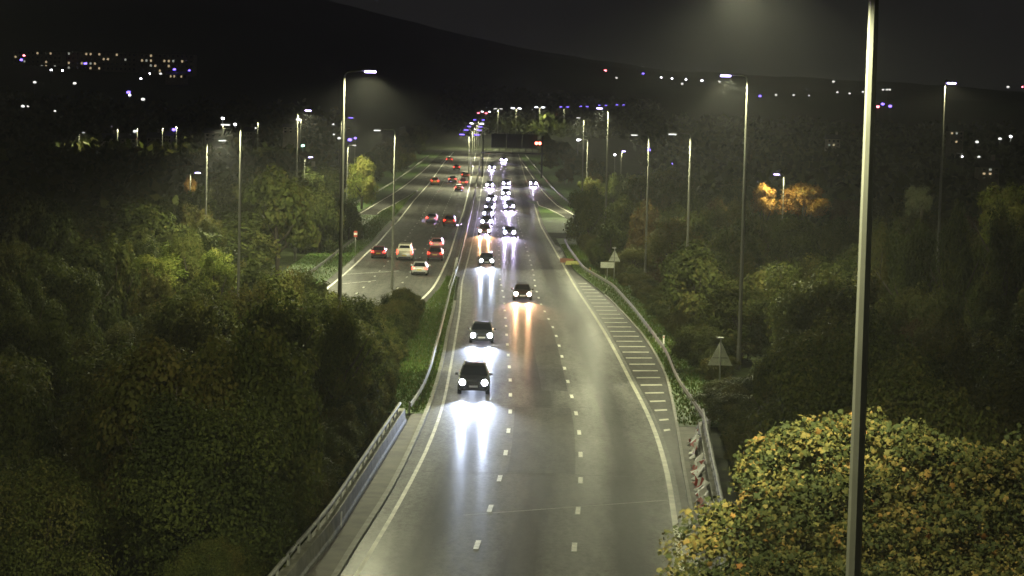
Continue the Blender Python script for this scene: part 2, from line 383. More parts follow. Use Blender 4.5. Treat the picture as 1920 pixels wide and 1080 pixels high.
# resurfaced patches and joints
sheet('hatched_margin', road, off(E_R, .35), off(H_OUT, -.02), 84, 318, .003, M_marg)
sheet('asphalt_patch', road, off(d1, .25), off(d2, -.25), 109, 136.5, .003, M_patch)
sheet('asphalt_patch', road, off(d1, 1.9), off(d2, -.15), 146, 205, .003, M_patch)
a = gp(868, 966); b = gp(1252, 938); q = MB(); q.add([(a[0], a[1] - .04, a[2] + .0075), (b[0], b[1] - .04, b[2] + .0075), (b[0], b[1] + .04, b[2] + .0075), (a[0], a[1] + .04, a[2] + .0075)], [(0, 1, 2, 3)]); q.build('road_joint', M_worn, road)
for yj in (108.6, 137.0, 211.0, 168):
    sheet('road_joint', road, off(E_L, .3), off(E_R, -.3), yj, yj + .14, .004, M_patch)
# ------------------------------------------------------------------ verges, kerbs
def kerb_strip(name, fn, y0, y1, w, h, material, outer=-1):
    ys = np.arange(y0, y1 + .1, 2.5); q = MB()
    prof = [(0, -.05), (0, h), (outer * w, h), (outer * w, -.05)]
    vs = [(float(fn(y)) + a, y, zr(y) + b) for y in ys for a, b in prof]
    fs = [(i * 4 + k, i * 4 + k + 1, i * 4 + 5 + k, i * 4 + 4 + k) for i in range(len(ys) - 1) for k in range(3)] + [(0, 1, 2, 3), tuple(len(vs) - 4 + k for k in (3, 2, 1, 0))]
    q.add(vs, fs); return struct(q.build(name, material))
kerb_strip('kerb', KERB, 60, 225, .22, .12, M_conc)
kerb_strip('right_kerb', H_OUT, 84, 240, .15, .1, M_conc, 1)
struct(link('footway', strip(off(PAR_L, 0), off(KERB, -.21), 55, 131, .09, 3), M_foot))
struct(link('right_footway', strip(off(H_OUT, .14), off(PAR_R, .0), 84, 128, .08, 3), M_foot))
GR_L = trace([(751, 777), (780, 742), (797, 712), (810, 677), (817, 647), (826, 617), (832, 592), (839, 565), (846, 535), (853, 508)], .7, 5)
GR_M = trace([(853, 508), (862, 478), (869, 450), (877, 420), (884, 390), (890, 360), (895, 330), (899, 305), (902, 293)], .7, 5)
GR_R = trace([(1295, 740), (1270, 705), (1250, 655), (1220, 615), (1185, 570), (1150, 532), (1095, 500), (1065, 460), (1056, 440)], .7, 5)
struct(link('grass_verge', strip(lambda y: float(GR_L(max(y, 132))) - 3.5 if y < 205 else max(float(LE_R(y)) + .72, float(GR_L(y)) - 4), off(KERB, -.21), 131.5, 262, .05, 3), M_grass_ground))
struct(link('median_strip', strip(off(LE_R, .72), off(KERB, -.02), 262.5, 940, -.012, 2), M_foot))
struct(link('right_verge', strip(off(H_OUT, .14), lambda y: float(GR_R(max(y, 130))) + 2.5, 128.5, 345, .05, 2), M_grass_ground))
struct(link('gore_grass', strip(lambda y: float(SL_R(y)) + .02, off(LE_L, -1.02), 330, 520, .03, 2), M_grass_ground))
struct(link('exit_gore_grass', strip(off(E_R, .52), off(SR_L, -.02), 360, 470, .03, 2), M_grass_ground))
struct(link('left_bank', strip(off(SL_L, -14), off(SL_L, -.52), 398, 900, .02, 3), M_grass_ground))
struct(link('right_bank', strip(off(SR_R, .82), off(SR_R, 14), 405, 900, .02, 3), M_grass_ground))
struct(link('outbound_verge', strip(off(LE_L, -7), off(LE_L, -1.02), 215, 400, .02, 2), M_grass_ground))
# grass blades on the verges (nobody could count them)
def grass(name, label, regions, n, h):
    P = []
    for xl, xr, y0, y1, w in regions:
        k = int(n * w); y = rng.uniform(y0, y1, k); a = np.array([float(xl(q)) for q in y]); b = np.array([float(xr(q)) for q in y])
        t = rng.uniform(0, 1, k); P.append(np.stack([a + (b - a) * t, y, zr(y) + .03], -1))
    P = np.concatenate(P); k = len(P); ang = rng.uniform(0, math.pi, k); w = rng.uniform(.03, .07, k); hh = h * rng.uniform(.3, 1.5, k)
    d = np.stack([np.cos(ang), np.sin(ang), 0 * ang], -1) * w[:, None]; tip = np.stack([rng.normal(0, .07, k), rng.normal(0, .07, k), hh], -1)
    v = np.stack([P - d, P + d, P + tip], 1).reshape(-1, 3); me = npmesh(name, v, np.arange(3 * k).reshape(-1, 3))
    a = me.attributes.new('tint', 'FLOAT', 'FACE'); a.data.foreach_set('value', rng.uniform(0, 1, k).astype(np.float32))
    o = link(name, me, M_blade); o['kind'] = 'stuff'; o['label'] = label; o['category'] = 'grass'
M_blade = leafmat('grass_blade', [(.04, .075, .012), (.065, .11, .02), (.09, .145, .028), (.13, .13, .04)])
grass('verge_grass', 'short bright green grass along the verges beside the road', [
    (lambda y: float(GR_L(max(y, 132))) - 3, off(KERB, -.25), 131.8, 215, .40), (lambda y: max(float(LE_R(y)) + .8, float(GR_L(y)) - 3), off(KERB, -.3), 215, 262, .1),
    (off(H_OUT, .2), lambda y: float(GR_R(max(y, 130))) + 2.3, 129, 330, .5), (lambda y: float(SL_R(y)) + .1, off(LE_L, -1.2), 335, 500, .2), (off(LE_L, -7), off(LE_L, -1.1), 230, 400, .15)], 42000, .16)

# ------------------------------------------------------------------ barriers
def guard_rail(label, fn, y0, y1, side, step, group=None, dz=.7, double=False):
    t = tag(empty('guard_rail', (float(fn(y0)), y0, zr(y0))), label, 'guard rail', group); ox, oy, oz = t.location
    ys = np.arange(y0, y1 + .1, 2.5)
    prof = [(0, -.33), (.05, -.26), (.05, -.20), (0, -.16), (.05, -.12), (.05, -.04), (0, .02)]
    for sgn in ((side, -side) if double else (side,)):
        q = MB(); n = len(prof)
        vs = [(float(fn(y)) + sgn * (a + (.12 if double else 0)) - ox, y - oy, zr(y) + dz + b - oz) for y in ys for a, b in prof]
        fs = [(i * n + k, i * n + k + 1, (i + 1) * n + k + 1, (i + 1) * n + k) for i in range(len(ys) - 1) for k in range(n - 1)]
        q.add(vs, fs); q.build('rail', M_galv, t)
    pm = MB(); pm.box((0, 0, .0), (.1, .12, dz + .3)); pme = pm.mesh('post')
    y = y0 + .6
    while y < y1:
        o = link('post', pme, M_galv, t); o.location = (float(fn(y)) - side * (0 if double else .09) - ox, y - oy, zr(y) + (dz - .34) / 2 - oz); y += step
    return t
guard_rail('steel guard rail curving beside the grass strip beyond the left parapet', GR_L, 131, 236, 1, 3.2)
guard_rail('double steel crash barrier running along the central reservation', GR_M, 237, 820, 1, 6.4, double=True)
guard_rail('steel guard rail curving along the hatched margin at the right', GR_R, 126, 335, -1, 3.2)
guard_rail('guard rail on the outer edge of the far right exit slip', off(SR_R, 2.4), 430, 800, -1, 8)
guard_rail('guard rail along the outer edge of the far left slip road', off(SL_L, -3), 410, 760, 1, 8)
guard_rail('guard rail beside the outbound lanes behind the tall left lamp', off(LE_L, -3.2), 222, 330, 1, 4)
# left parapet: concrete wall in panels, steel post and tube rail
def parapet(label, fn, y0, y1, side, h, railh, panel, thick=.42):
    t = tag(empty('bridge_parapet', (float(fn(y0)), y0, zr(y0))), label, 'parapet'); ox, oy, oz = t.location
    y = y0
    while y < y1 - .2:
        ya, yb = y + .02, min(y + panel, y1) - .02
        A = (float(fn(ya)) - ox, ya - oy, zr(ya) - oz); B = (float(fn(yb)) - ox, yb - oy, zr(yb) - oz); q = MB()
        prof = [(0, -.1), (0, .22), (-.06, .30), (-.10, h), (-thick, h + .02), (-thick, -2.0)]
        vs = [(P[0] - side * a * -1 * -1, P[1], P[2] + b) if False else (P[0] + side * a, P[1], P[2] + b) for P in (A, B) for a, b in prof]; n = len(prof)
        q.add(vs, [tuple(range(n)), tuple(reversed(range(n, 2 * n)))] + [(k, k + n, (k + 1) % n + n, (k + 1) % n) for k in range(n)]); q.build('concrete_panel', M_conc, t)
        y += panel
    ys = np.arange(y0, y1 - .3, 1.0); r = MB(); r.tube([(float(fn(q)) + side * -.30 - ox, q - oy, zr(q) + railh - oz) for q in ys], .075, 8); r.build('top_rail', M_galv, t)
    if railh - h > .5:
        r = MB(); r.tube([(float(fn(q)) + side * -.28 - ox, q - oy, zr(q) + (railh + h) / 2 - oz) for q in ys], .04, 6); r.build('lower_rail', M_galv, t)
    pm = MB(); pm.box((0, 0, 0), (.08, .22, railh - h)); pme = pm.mesh('rail_post'); y = y0 + 1
    while y < y1 - .5:
        o = link('rail_post', pme, M_galv, t); o.location = (float(fn(y)) + side * -.30 - ox, y - oy, zr(y) + (railh + h) / 2 - oz - .01); y += 2.5
    return t
parapet('concrete bridge parapet with steel tube rail at the lower left', PAR_L, 58, 127, 1, .82, 1.2, 3.0)
pr = parapet('concrete and steel bridge parapet with torn netting, lower right', PAR_R, 84, 127, -1, .5, 1.25, 2.5, .3)
q = MB(); q.box((0, 0, 0), (.03, .45, .55)); o = q.build('wall_plate', M_conc_l); tag(o, 'small pale square plate on the inner face of the left parapet', 'plate'); p = gp(655, 972, .6); o.location = (float(PAR_L(p[1])) + .06, p[1], p[2] - .05)
# torn red and white netting along the right parapet
v = []; f = []; mi = []; n = 90
for i in range(n):
    y = 90 + i * .36; x = float(PAR_R(y)) - .06
    for k in range(4):
        v.append((x - .10 * math.sin(i * 1.3 + k * 2) * (k != 3) - .22 * (3 - k) * .6 + rng.normal(0, .06), y + rng.normal(0, .05), zr(y) + .12 + k * .17 + .12 * math.sin(i * .9 + k) * (k > 0) + rng.normal(0, .03)))
for i in range(n - 1):
    for k in range(3):
        if 60 < i < 74 and k > 0: continue
        if rng.random() < .1: continue
        a = i * 4 + k; f.append((a, a + 1, a + 5, a + 4)); mi.append(1 if (k == 0 and 20 < i < 60 and rng.random() < .7) or rng.random() < .13 else 0)
me = bpy.data.meshes.new('safety_netting'); me.from_pydata(v, [], f); me.materials.append(M_white); me.materials.append(M_red); me.polygons.foreach_set('material_index', mi); me.update()
o = link('safety_netting', me); md = o.modifiers.new('th', 'SOLIDIFY'); md.thickness = .02
tag(o, 'torn red and white netting lying along the base of the right parapet', 'netting')
# pale barrier end on the central reservation
q = MB(); a = gp(851, 516); b = gp(857, 496); w = .35
pts = [(a, .15), ((a + b) / 2, .75), (b, .85)]; vs = []
for p_, h_ in pts: vs += [(p_[0] - w / 2, p_[1], p_[2] - .05), (p_[0] + w / 2, p_[1], p_[2] - .05), (p_[0] + w / 2 * .6, p_[1], p_[2] + h_), (p_[0] - w / 2 * .6, p_[1], p_[2] + h_)]
fs = [(0, 1, 2, 3), (11, 10, 9, 8)] + [(i * 4 + k, i * 4 + 4 + k, i * 4 + 4 + (k + 1) % 4, i * 4 + (k + 1) % 4) for i in range(2) for k in range(4)]
q.add(vs, fs); tag(q.build('barrier_end', M_white), 'white ramped barrier end where the central reservation starts', 'barrier end')

# ------------------------------------------------------------------ trees
def add_tint(me, vals):
    a = me.attributes.new('tint', 'FLOAT', 'FACE'); a.data.foreach_set('value', np.asarray(vals, np.float32))
def crown_mesh(name, n, leaf, seed, clumps=46, flat=1.0, droop=.0):
    r = np.random.default_rng(seed); d = r.normal(size=(clumps, 3)); d /= np.linalg.norm(d, axis=1)[:, None]
    d[:, 2] = np.where(d[:, 2] < -.75, -d[:, 2], d[:, 2])
    rad = r.uniform(.45, .86, clumps) * (1 + .12 * np.sin(d[:, 0] * 5 + seed)); c = d * rad[:, None]
    cs = r.uniform(.16, .34, clumps); tc = r.uniform(.15, .8, clumps)
    w = cs ** 2; w /= w.sum(); k = r.choice(clumps, n, p=w)
    u = r.normal(size=(n, 3)); u /= np.linalg.norm(u, axis=1)[:, None]
    P = c[k] + u * (cs[k] * r.uniform(.25, 1.05, n) ** .6)[:, None]; P[:, 2] *= flat
    P[:, 2] -= droop * (P[:, 0] ** 2 + P[:, 1] ** 2)
    nrm = u * .7 + P * .5 + r.normal(size=(n, 3)) * .55 + np.array([0, 0, .35]); nrm /= np.linalg.norm(nrm, axis=1)[:, None]
    a = np.cross(nrm, r.normal(size=(n, 3))); a /= np.linalg.norm(a, axis=1)[:, None]; b = np.cross(nrm, a)
    L = leaf * r.uniform(.6, 1.3, n)
    v = np.stack([P - a * L[:, None] * .55, P - b * (L * .33)[:, None] + nrm * (L * .08)[:, None], P + a * L[:, None] * .55, P + b * (L * .33)[:, None] + nrm * (L * .08)[:, None]], 1).reshape(-1, 3)
    me = npmesh(name, v, np.arange(4 * n).reshape(-1, 4)); add_tint(me, np.clip(tc[k] + r.normal(0, .16, n), 0, 1)); me.materials.append(LG); return me
def trunk_mesh(name, seed, limbs=6):
    r = np.random.default_rng(seed); q = MB()
    q.tube([(0, 0, -.02), (.01, 0, .2), (.02 * r.normal(), .02, .5), (.03 * r.normal(), 0, .85)], [.032, .025, .018, .006], 7)
    for k in range(limbs):
        a = 2 * math.pi * (k + r.uniform(0, .6)) / limbs; h = r.uniform(.22, .5); l = r.uniform(.18, .32)
        q.tube([(0, 0, h), (math.cos(a) * l * .5, math.sin(a) * l * .5, h + .12), (math.cos(a) * l, math.sin(a) * l, h + .3)], [.013, .009, .003], 5)
    return q.mesh(name)
CLOSEC = [crown_mesh('crown', 30000, .04, 500 + i, 90) for i in range(3)]
NEARC = [crown_mesh('crown', 15000, .062, 100 + i, 60) for i in range(5)]
MIDC = [crown_mesh('crown', 5200, .105, 200 + i, 46) for i in range(4)]
TALLC = [crown_mesh('crown', 9000, .075, 300 + i, 54) for i in range(2)]
TRK = [trunk_mesh('trunk', 400 + i) for i in range(3)]
for t_ in TRK: t_.materials.append(M_bark)
def plant(name, label, cat, x, y, h, R, leafm, protos, group=None, cz=None, rzf=.5):
    """h total height, R crown radius; crown spans the upper part"""
    g = G(x, y); Rz = h * rzf
    t = tag(empty(name, (x, y, g - .1)), label, cat, group)
    tk = link('trunk', random.choice(TRK), M_bark, t); tk.scale = (h * .8, h * .8, h); tk.rotation_euler[2] = random.uniform(0, 6)
    c = link('crown', random.choice(protos), leafm, t); c.location = (0, 0, h - Rz * .98); c.scale = (R, R * random.uniform(.9, 1.1), Rz); c.rotation_euler = (0, 0, random.uniform(0, 6.28))
    return t
MASS_L = dict(top=([-400, 0, 150, 300, 345, 375, 400, 420, 440, 480, 540, 580, 620, 640, 660, 700, 740, 770, 788, 796], [430, 445, 440, 430, 425, 415, 418, 450, 475, 490, 492, 495, 520, 545, 550, 552, 562, 572, 600, 640]),
              bot=([-400, 440, 480, 560, 640, 700, 735, 760, 785, 797], [2000, 1160, 1090, 985, 895, 818, 772, 745, 690, 640]))
MASS_R = dict(top=([1062, 1075, 1090, 1115, 1200, 1230, 1300, 1340, 1385, 1420, 1500, 1620, 1690, 1790, 1850, 2300], [400, 370, 348, 338, 365, 375, 345, 335, 365, 400, 405, 420, 385, 365, 360, 360]),
              bot=([1062, 1095, 1150, 1185, 1220, 1250, 1275, 1300, 1330, 1348, 1352, 2300], [456, 492, 522, 556, 600, 640, 690, 722, 840, 905, 2000, 2000]))
CLEAR = [(1350, 668, 34, 150), (1351, 695, 9, 150), (1148, 488, 24, 262), (1390, 530, 14, 160), (1390, 570, 14, 160), (1390, 610, 14, 160), (1390, 660, 14, 160), (664, 450, 18, 300), (814, 570, 12, 232), (812, 620, 12, 232), (806, 665, 8, 205)]
def clear(x, y, g, h, R, rzf):
    cx, cy = proj(x, y, g + h - h * rzf); rx_, ry_ = R * F / y, h * rzf * F / y
    return not any(y < d_ + R and ((cx - a_) / (rx_ + r_)) ** 2 + ((cy - b_) / (ry_ + r_)) ** 2 < 1 for a_, b_, r_, d_ in CLEAR)
def inside(mass, x, y, g, h, R, rzf):
    Rz = h * rzf; cz = g + h - Rz
    for k in range(14):
        a = 2 * math.pi * k / 14; px, py = proj(x + math.cos(a) * R * .92, y, cz + math.sin(a) * Rz * .95)
        if px < mass['top'][0][0] or px > mass['top'][0][-1]: return False
        if py < np.interp(px, *mass['top']) : return False
        if py > np.interp(px, *mass['bot']) and math.sin(a) > -.9: return False
    return True
def fill(mass, n, ya, yb, xr_, hs, Rs, chooser, tries=9000, gap=.62, protofar=185):
    placed = []; got = 0
    for _ in range(tries):
        if got >= n: break
        y = ya + (yb - ya) * random.random() ** .9; lo, hi = xr_(y)
        if hi <= lo: continue
        x = random.uniform(lo, hi); R = random.uniform(*Rs); h = random.uniform(*hs); rz = random.uniform(.44, .5); g = G(x, y)
        ok = False
        for sh in (1.0, .8, .62, .48):
            if inside(mass, x, y, g, h * sh, R * (sh ** .7), rz): ok = True; h *= sh; R *= sh ** .7; break
        if not ok or h < 1.6 or not clear(x, y, g, h, R, rz): continue
        if any((x - a) ** 2 + (y - b) ** 2 < (gap * (R + c)) ** 2 for a, b, c in placed): continue
        placed.append((x, y, R)); got += 1; chooser(x, y, h, R, rz)
    return placed
def pick(px, table):
    for lim, words in table:
        if px < lim: return words
LEFT_AT = [(110, 'at the left picture edge'), (250, 'left of the lit treetops'), (420, 'below the shorter hooked lamp'), (500, 'below the taller hooked lamp'), (600, 'below the lamp pointing right'), (690, 'around the tall left lamp column'), (9999, 'next to the left guard rail')]
RIGHT_AT = [(1190, 'by the two small signs'), (1255, 'below the hooked lamp behind the signs'), (1330, 'below the rightmost hooked lamp'), (1440, 'around the tall lamp and large sign'), (1590, 'left of the thick near column'), (1740, 'behind the thick near column'), (9999, 'at the right picture edge')]
def choose(x, y, h, R, rz, table, weights, depth):
    px, py = proj(x, y, G(x, y) + h * .6); m_ = random.choices([LG, LO, LB], weights if y > 125 else [.75, .25, 0])[0]; small = h < 4.2
    kind = {LG: 'dark green', LO: 'olive green', LB: 'brownish'}[m_]; size = ('small' if h < 2.4 else 'bushy') if small else ('tall' if h > 7 else 'rounded')
    zone = pick(px, table); dp = depth[0] if y < 105 else (depth[1] if y < 180 else depth[2]); noun = 'bush' if small else 'tree'
    plant('roadside_' + noun, f'{size} {kind} {noun} {dp}, {zone}', noun, x, y, h, R, m_, CLOSEC if y < 85 else (NEARC if y < 170 else MIDC + NEARC[:2]), f'{size} {kind} {noun} group {dp}, {zone}', rzf=rz)
def choose_left(x, y, h, R, rz): choose(x, y, h, R, rz, LEFT_AT, [.74, .22, .04], ('low in the picture', 'in the left thicket', 'far back at left'))
def choose_right(x, y, h, R, rz): choose(x, y, h, R, rz, RIGHT_AT, [.64, .32, .04], ('behind the maple', 'on the right bank', 'far back at right'))
def lx(y): return (-.235 * y - 3, (float(PAR_L(y)) - 1.2 if y < 130 else (float(GR_L(y)) - 1.5 if y < 212 else float(LE_L(y)) - 6)))
def rx(y): return ((float(PAR_R(y)) + 1.0 if y < 126 else float(GR_R(min(y, 330))) + 1.2), .235 * y + 3)
fill(MASS_L, 170, 76, 300, lx, (5, 10), (1.9, 3.6), choose_left, 14000, .5)
fill(MASS_L, 110, 74, 300, lx, (2.0, 5), (1.2, 2.2), choose_left, 8000, .42)
fill(MASS_R, 200, 52, 340, rx, (4, 9), (1.9, 3.6), choose_right, 12000, .52)
fill(MASS_R, 130, 56, 330, rx, (1.6, 4), (1.1, 2.2), choose_right, 9000, .42)
MASS_L2 = dict(top=([-400, 0, 200, 360, 430, 520, 600, 650, 676], [345, 350, 355, 350, 305, 305, 335, 378, 410]), bot=([-400, 560, 620, 650, 676], [2000, 560, 512, 478, 440]))
MASS_R2 = dict(top=([1064, 1080, 1110, 1180, 1250, 1330, 1390, 1600, 1920, 2300], [405, 352, 332, 322, 312, 322, 335, 372, 355, 355]), bot=([1064, 1100, 1150, 2300], [440, 480, 560, 2000]))
def back_left(x, y, h, R, rz): z_ = pick(proj(x, y, 2)[0], LEFT_AT); w_ = 'tall' if h > 8 else 'low'; plant('background_tree', f'{w_} dark tree behind the left thicket, {z_}', 'tree', x, y, h, R, random.choice([LG, LG, LO]), MIDC, f'{w_} dark trees behind the left thicket, {z_}', rzf=rz)
def back_right(x, y, h, R, rz): z_ = pick(proj(x, y, 2)[0], RIGHT_AT); w_ = 'tall' if h > 8 else 'low'; plant('background_tree', f'{w_} dark tree behind the right bank, {z_}', 'tree', x, y, h, R, random.choice([LG, LG, LO]), MIDC, f'{w_} dark trees behind the right bank, {z_}', rzf=rz)
fill(MASS_L2, 110, 235, 430, lambda y: (-.24 * y, float(LE_L(y)) - 5.5 if y < 400 else float(SL_L(y)) - 5), (6, 13), (2.6, 5), back_left, 9000, .5)
fill(MASS_R2, 90, 335, 450, lambda y: (float(SR_R(max(y, 405))) + 5, .24 * y), (6, 12), (2.6, 5), back_right, 9000, .5)
fill(MASS_R, 110, 112, 240, rx, (1.3, 2.6), (1.0, 1.8), choose_right, 9000, .4)
# trees that stand out
def stand(name, label, px, ytop, Y, ybot_or_h, Rpx, leafm, protos=MIDC, rzf=.5):
    p = at(px, ytop, Y); g = G(p[0], Y); h = p[2] - g if p[2] - g > 2 else 3.0
    return plant(name, label, 'tree', p[0], Y, h, Rpx * Y / F, leafm, protos, rzf=rzf if ybot_or_h is None else (ybot_or_h - ytop) * Y / F / 2 / h)
stand('roadside_tree', 'bright yellow green tree glowing behind the tall left lamp column', 680, 292, 420, 392, 36, LY, TALLC)
stand('roadside_tree', 'tall pale green tree rising at the back of the left thicket', 388, 405, 228, 500, 42, LO, NEARC)
stand('roadside_tree', 'yellow green tree lit below the tall pale green tree on the left', 340, 452, 205, 545, 70, LY, NEARC)
stand('autumn_tree', 'orange autumn tree lit by a small lamp, left of its neighbour', 1432, 343, 324, 410, 32, LA, TALLC)
stand('autumn_tree', 'orange and gold autumn tree right of the small lit lamp', 1506, 342, 327, 415, 56, LA, TALLC)
stand('autumn_tree', 'dim rust brown tree at the right end of the autumn trees', 1585, 372, 345, 420, 34, LB, TALLC)
stand('roadside_tree', 'pale silvery tree lit left of the distant right lamp column', 1722, 348, 215, 410, 28, LP, TALLC)
stand('roadside_tree', 'yellow leaved tree at the right edge below the house windows', 1885, 345, 215, 470, 55, LY, TALLC)
stand('roadside_tree', 'yellow green bush on the bank where the right slip leaves', 1108, 332, 420, 378, 26, LY, MIDC)
stand('garden_tree', 'pale yellow green tree lit by a lamp among the left houses', 160, 250, 640, 284, 20, LY, MIDC)
stand('garden_tree', 'orange tree glowing under a small street lamp on the left', 357, 328, 330, 368, 15, LA, MIDC)
stand('roadside_tree', 'green tree catching light at the left frame edge', -6, 270, 420, 312, 24, LY, MIDC)
stand('roadside_tree', 'broad dark tree beside the two triangular signs, right bank', 1262, 408, 250, 500, 58, LO, NEARC)
stand('roadside_tree', 'dark bushy tree hiding the end of the right slip road', 1105, 345, 330, 470, 48, LG, NEARC)
stand('roadside_tree', 'dark tree between the two lamp columns left of the outbound lanes', 600, 345, 300, 500, 48, LG, NEARC)
stand('roadside_tree', 'dark tree by the left guard rail below the yellow green tree', 655, 372, 330, 480, 30, LG, NEARC)
stand('roadside_tree', 'dark tree in front of the left lamp column with the raised head', 540, 330, 310, 480, 45, LG, NEARC)
stand('roadside_tree', 'dark tree between the two hooked left lamp columns', 480, 300, 330, 470, 60, LG, MIDC)
stand('roadside_tree', 'yellow green tree at the left of the lit treetops', 285, 470, 200, 560, 50, LY, NEARC)
stand('roadside_tree', 'yellow green tree at the right of the lit treetops', 405, 468, 196, 560, 45, LY, NEARC)
for i_, (px_, tp_, Y_, R_p) in enumerate([(1430, 398, 300, 45), (1500, 402, 296, 45), (1575, 405, 300, 45), (1715, 392, 190, 55), (1800, 385, 185, 50), (1890, 392, 190, 60), (1650, 415, 200, 45)]):
    t = stand('roadside_tree', 'dark tree in front of the lit trees beyond the right bank', px_, tp_, Y_, None, R_p, LG, NEARC); t['group'] = 'dark trees in front of the lit right trees'
# low scrub hugging the barriers
def PW(y): return 'parapet at the picture bottom' if y < 95 else ('parapet near its far end' if y < 128 else ('guard rail just past the parapet' if y < 165 else ('guard rail at mid length' if y < 240 else 'guard rail near its far end')))
y = 62.0
while y < 212:
    R = random.uniform(.9, 1.5); fx = float(PAR_L(y)) if y < 128 else float(GR_L(y)); h = random.uniform(1.5, 3.0)
    bx_ = fx - .9 - R - (0 if y < 138 else random.uniform(.6, 1.8))
    if clear(bx_, y, G(bx_, y), h, R, .5): plant('low_bush', f'low dark bush directly behind the left {PW(y)}', 'bush', bx_, y, h, R, random.choice([LG, LG, LO]), CLOSEC if y < 90 else NEARC, f'low bushes behind the left {PW(y)}')
    y += R * 1.3
y = 86.0
while y < 330:
    R = random.uniform(.8, 1.5); fx = float(PAR_R(y)) if y < 126 else float(GR_R(y)); h = random.uniform(1.0, 2.3); bx_ = fx + 1.1 + R * (1 if y < 150 else random.uniform(1, 2))
    if clear(bx_, y, G(bx_, y), h, R, .5): plant('low_bush', f'low green bush directly behind the right {PW(y)}', 'bush', bx_, y, h, R, random.choice([LG, LO, LO]), NEARC, f'low bushes behind the right {PW(y)}')
    y += R * 1.5
# hedge-like trees along the far banks
for i in range(34):
    y = 430 + i * 16 + random.uniform(-4, 4); x = float(SL_L(min(y, 690))) - random.uniform(6, 15)
    if y > 690: x = float(LE_L(y)) - random.uniform(10, 24)
    plant('bank_tree', 'dim green tree on the far left bank above the slip road', 'tree', x, y, random.uniform(3.5, 7.5), random.uniform(2.2, 3.8), random.choice([LG, LO, LO]), MIDC, 'trees on the far left bank')
for i in range(26):
    y = 440 + i * 18 + random.uniform(-4, 4); x = float(SR_R(min(y, 740))) + random.uniform(6, 16)
    plant('bank_tree', 'dim green tree on the far right bank above the slip road', 'tree', x, y, random.uniform(3.5, 7), random.uniform(2.2, 3.8), random.choice([LG, LO, LG]), MIDC, 'trees on the far right bank')
# far woods, one dark mass each side
def wood(name, label, n, fx, ya, yb):
    y = ya * (yb / ya) ** rng.uniform(0, 1, n); x = np.array([random.uniform(*fx(q)) for q in y]); g = terrain(x, y); R = rng.uniform(3, 6, n)
    k = 40; u = rng.normal(size=(n, k, 3)); u /= np.linalg.norm(u, axis=2)[..., None]; c = np.stack([x, y, g + R * .7], -1)
    P = (c[:, None] + u * (R[:, None] * rng.uniform(.5, 1.05, (n, k)))[..., None] * np.array([1, 1, .9])).reshape(-1, 3); N = len(P)
    a = rng.normal(size=(N, 3)); a /= np.linalg.norm(a, axis=1)[:, None]; b = np.cross(a, rng.normal(size=(N, 3))); b /= np.linalg.norm(b, axis=1)[:, None]; L = rng.uniform(.7, 1.6, N)[:, None]
    me = npmesh(name, np.stack([P - a * L, P - b * L * .6, P + a * L, P + b * L * .6], 1).reshape(-1, 3), np.arange(4 * N).reshape(-1, 4)); add_tint(me, rng.uniform(0, .8, N))
    o = link(name, me, LG); o['kind'] = 'stuff'; o['label'] = label; o['category'] = 'woodland'
wood('woodland', 'dark mass of trees beyond the left thicket', 1500, lambda q: (-.26 * q, -.062 * q - 12), 330, 1150)
wood('woodland', 'dark mass of trees beyond the right bank', 1500, lambda q: (.035 * q + 16, .26 * q), 350, 1400)
wood('woodland', 'dark trees at the end of the road beyond the gantry', 500, lambda q: (-.03 * q, .06 * q), 1050, 1800)

# ------------------------------------------------------------------ the near maple
mt = tag(empty('maple_tree', (7.0, 46.5, G(7, 46.5))), 'large maple with yellow, green and orange leaves filling the lower right', 'tree'); ox, oy, oz = mt.location
q = MB(); q.tube([(0, 0, -.2), (.1, 0, 2.5), (.0, .1, 5), (.1, 0, 6.6 - oz)], [.26, .2, .15, .04], 10); q.build('trunk', M_bark, mt)
for k in range(9):
    a = k * .7; l = 2.5 + .4 * (k % 3); q = MB(); h0 = 2 + .3 * k
    q.tube([(.05, 0, h0), (math.cos(a) * l * .5, math.sin(a) * l * .4, h0 + 1.0), (math.cos(a) * l, math.sin(a) * l * .8, h0 + 1.9)], [.09, .06, .02], 6); q.build('limb', M_bark, mt)
lob = [(0, -.5), (.12, -.36), (.42, -.40), (.34, -.18), (.55, .08), (.30, .10), (.22, .22), (0, .55)]
lob = lob + [(-x, y) for x, y in reversed(lob[1:-1])]; lob = np.array(lob); nl = len(lob)
lv = np.concatenate([[[0, -.08]], lob]); lf = np.array([(0, 1 + i, 1 + (i + 1) % nl) for i in range(nl)])
lz = -.22 * np.abs(lv[:, 0]) + .10 * np.cos(lv[:, 1] * 5) * .5
LV = np.concatenate([lv, lz[:, None]], 1)
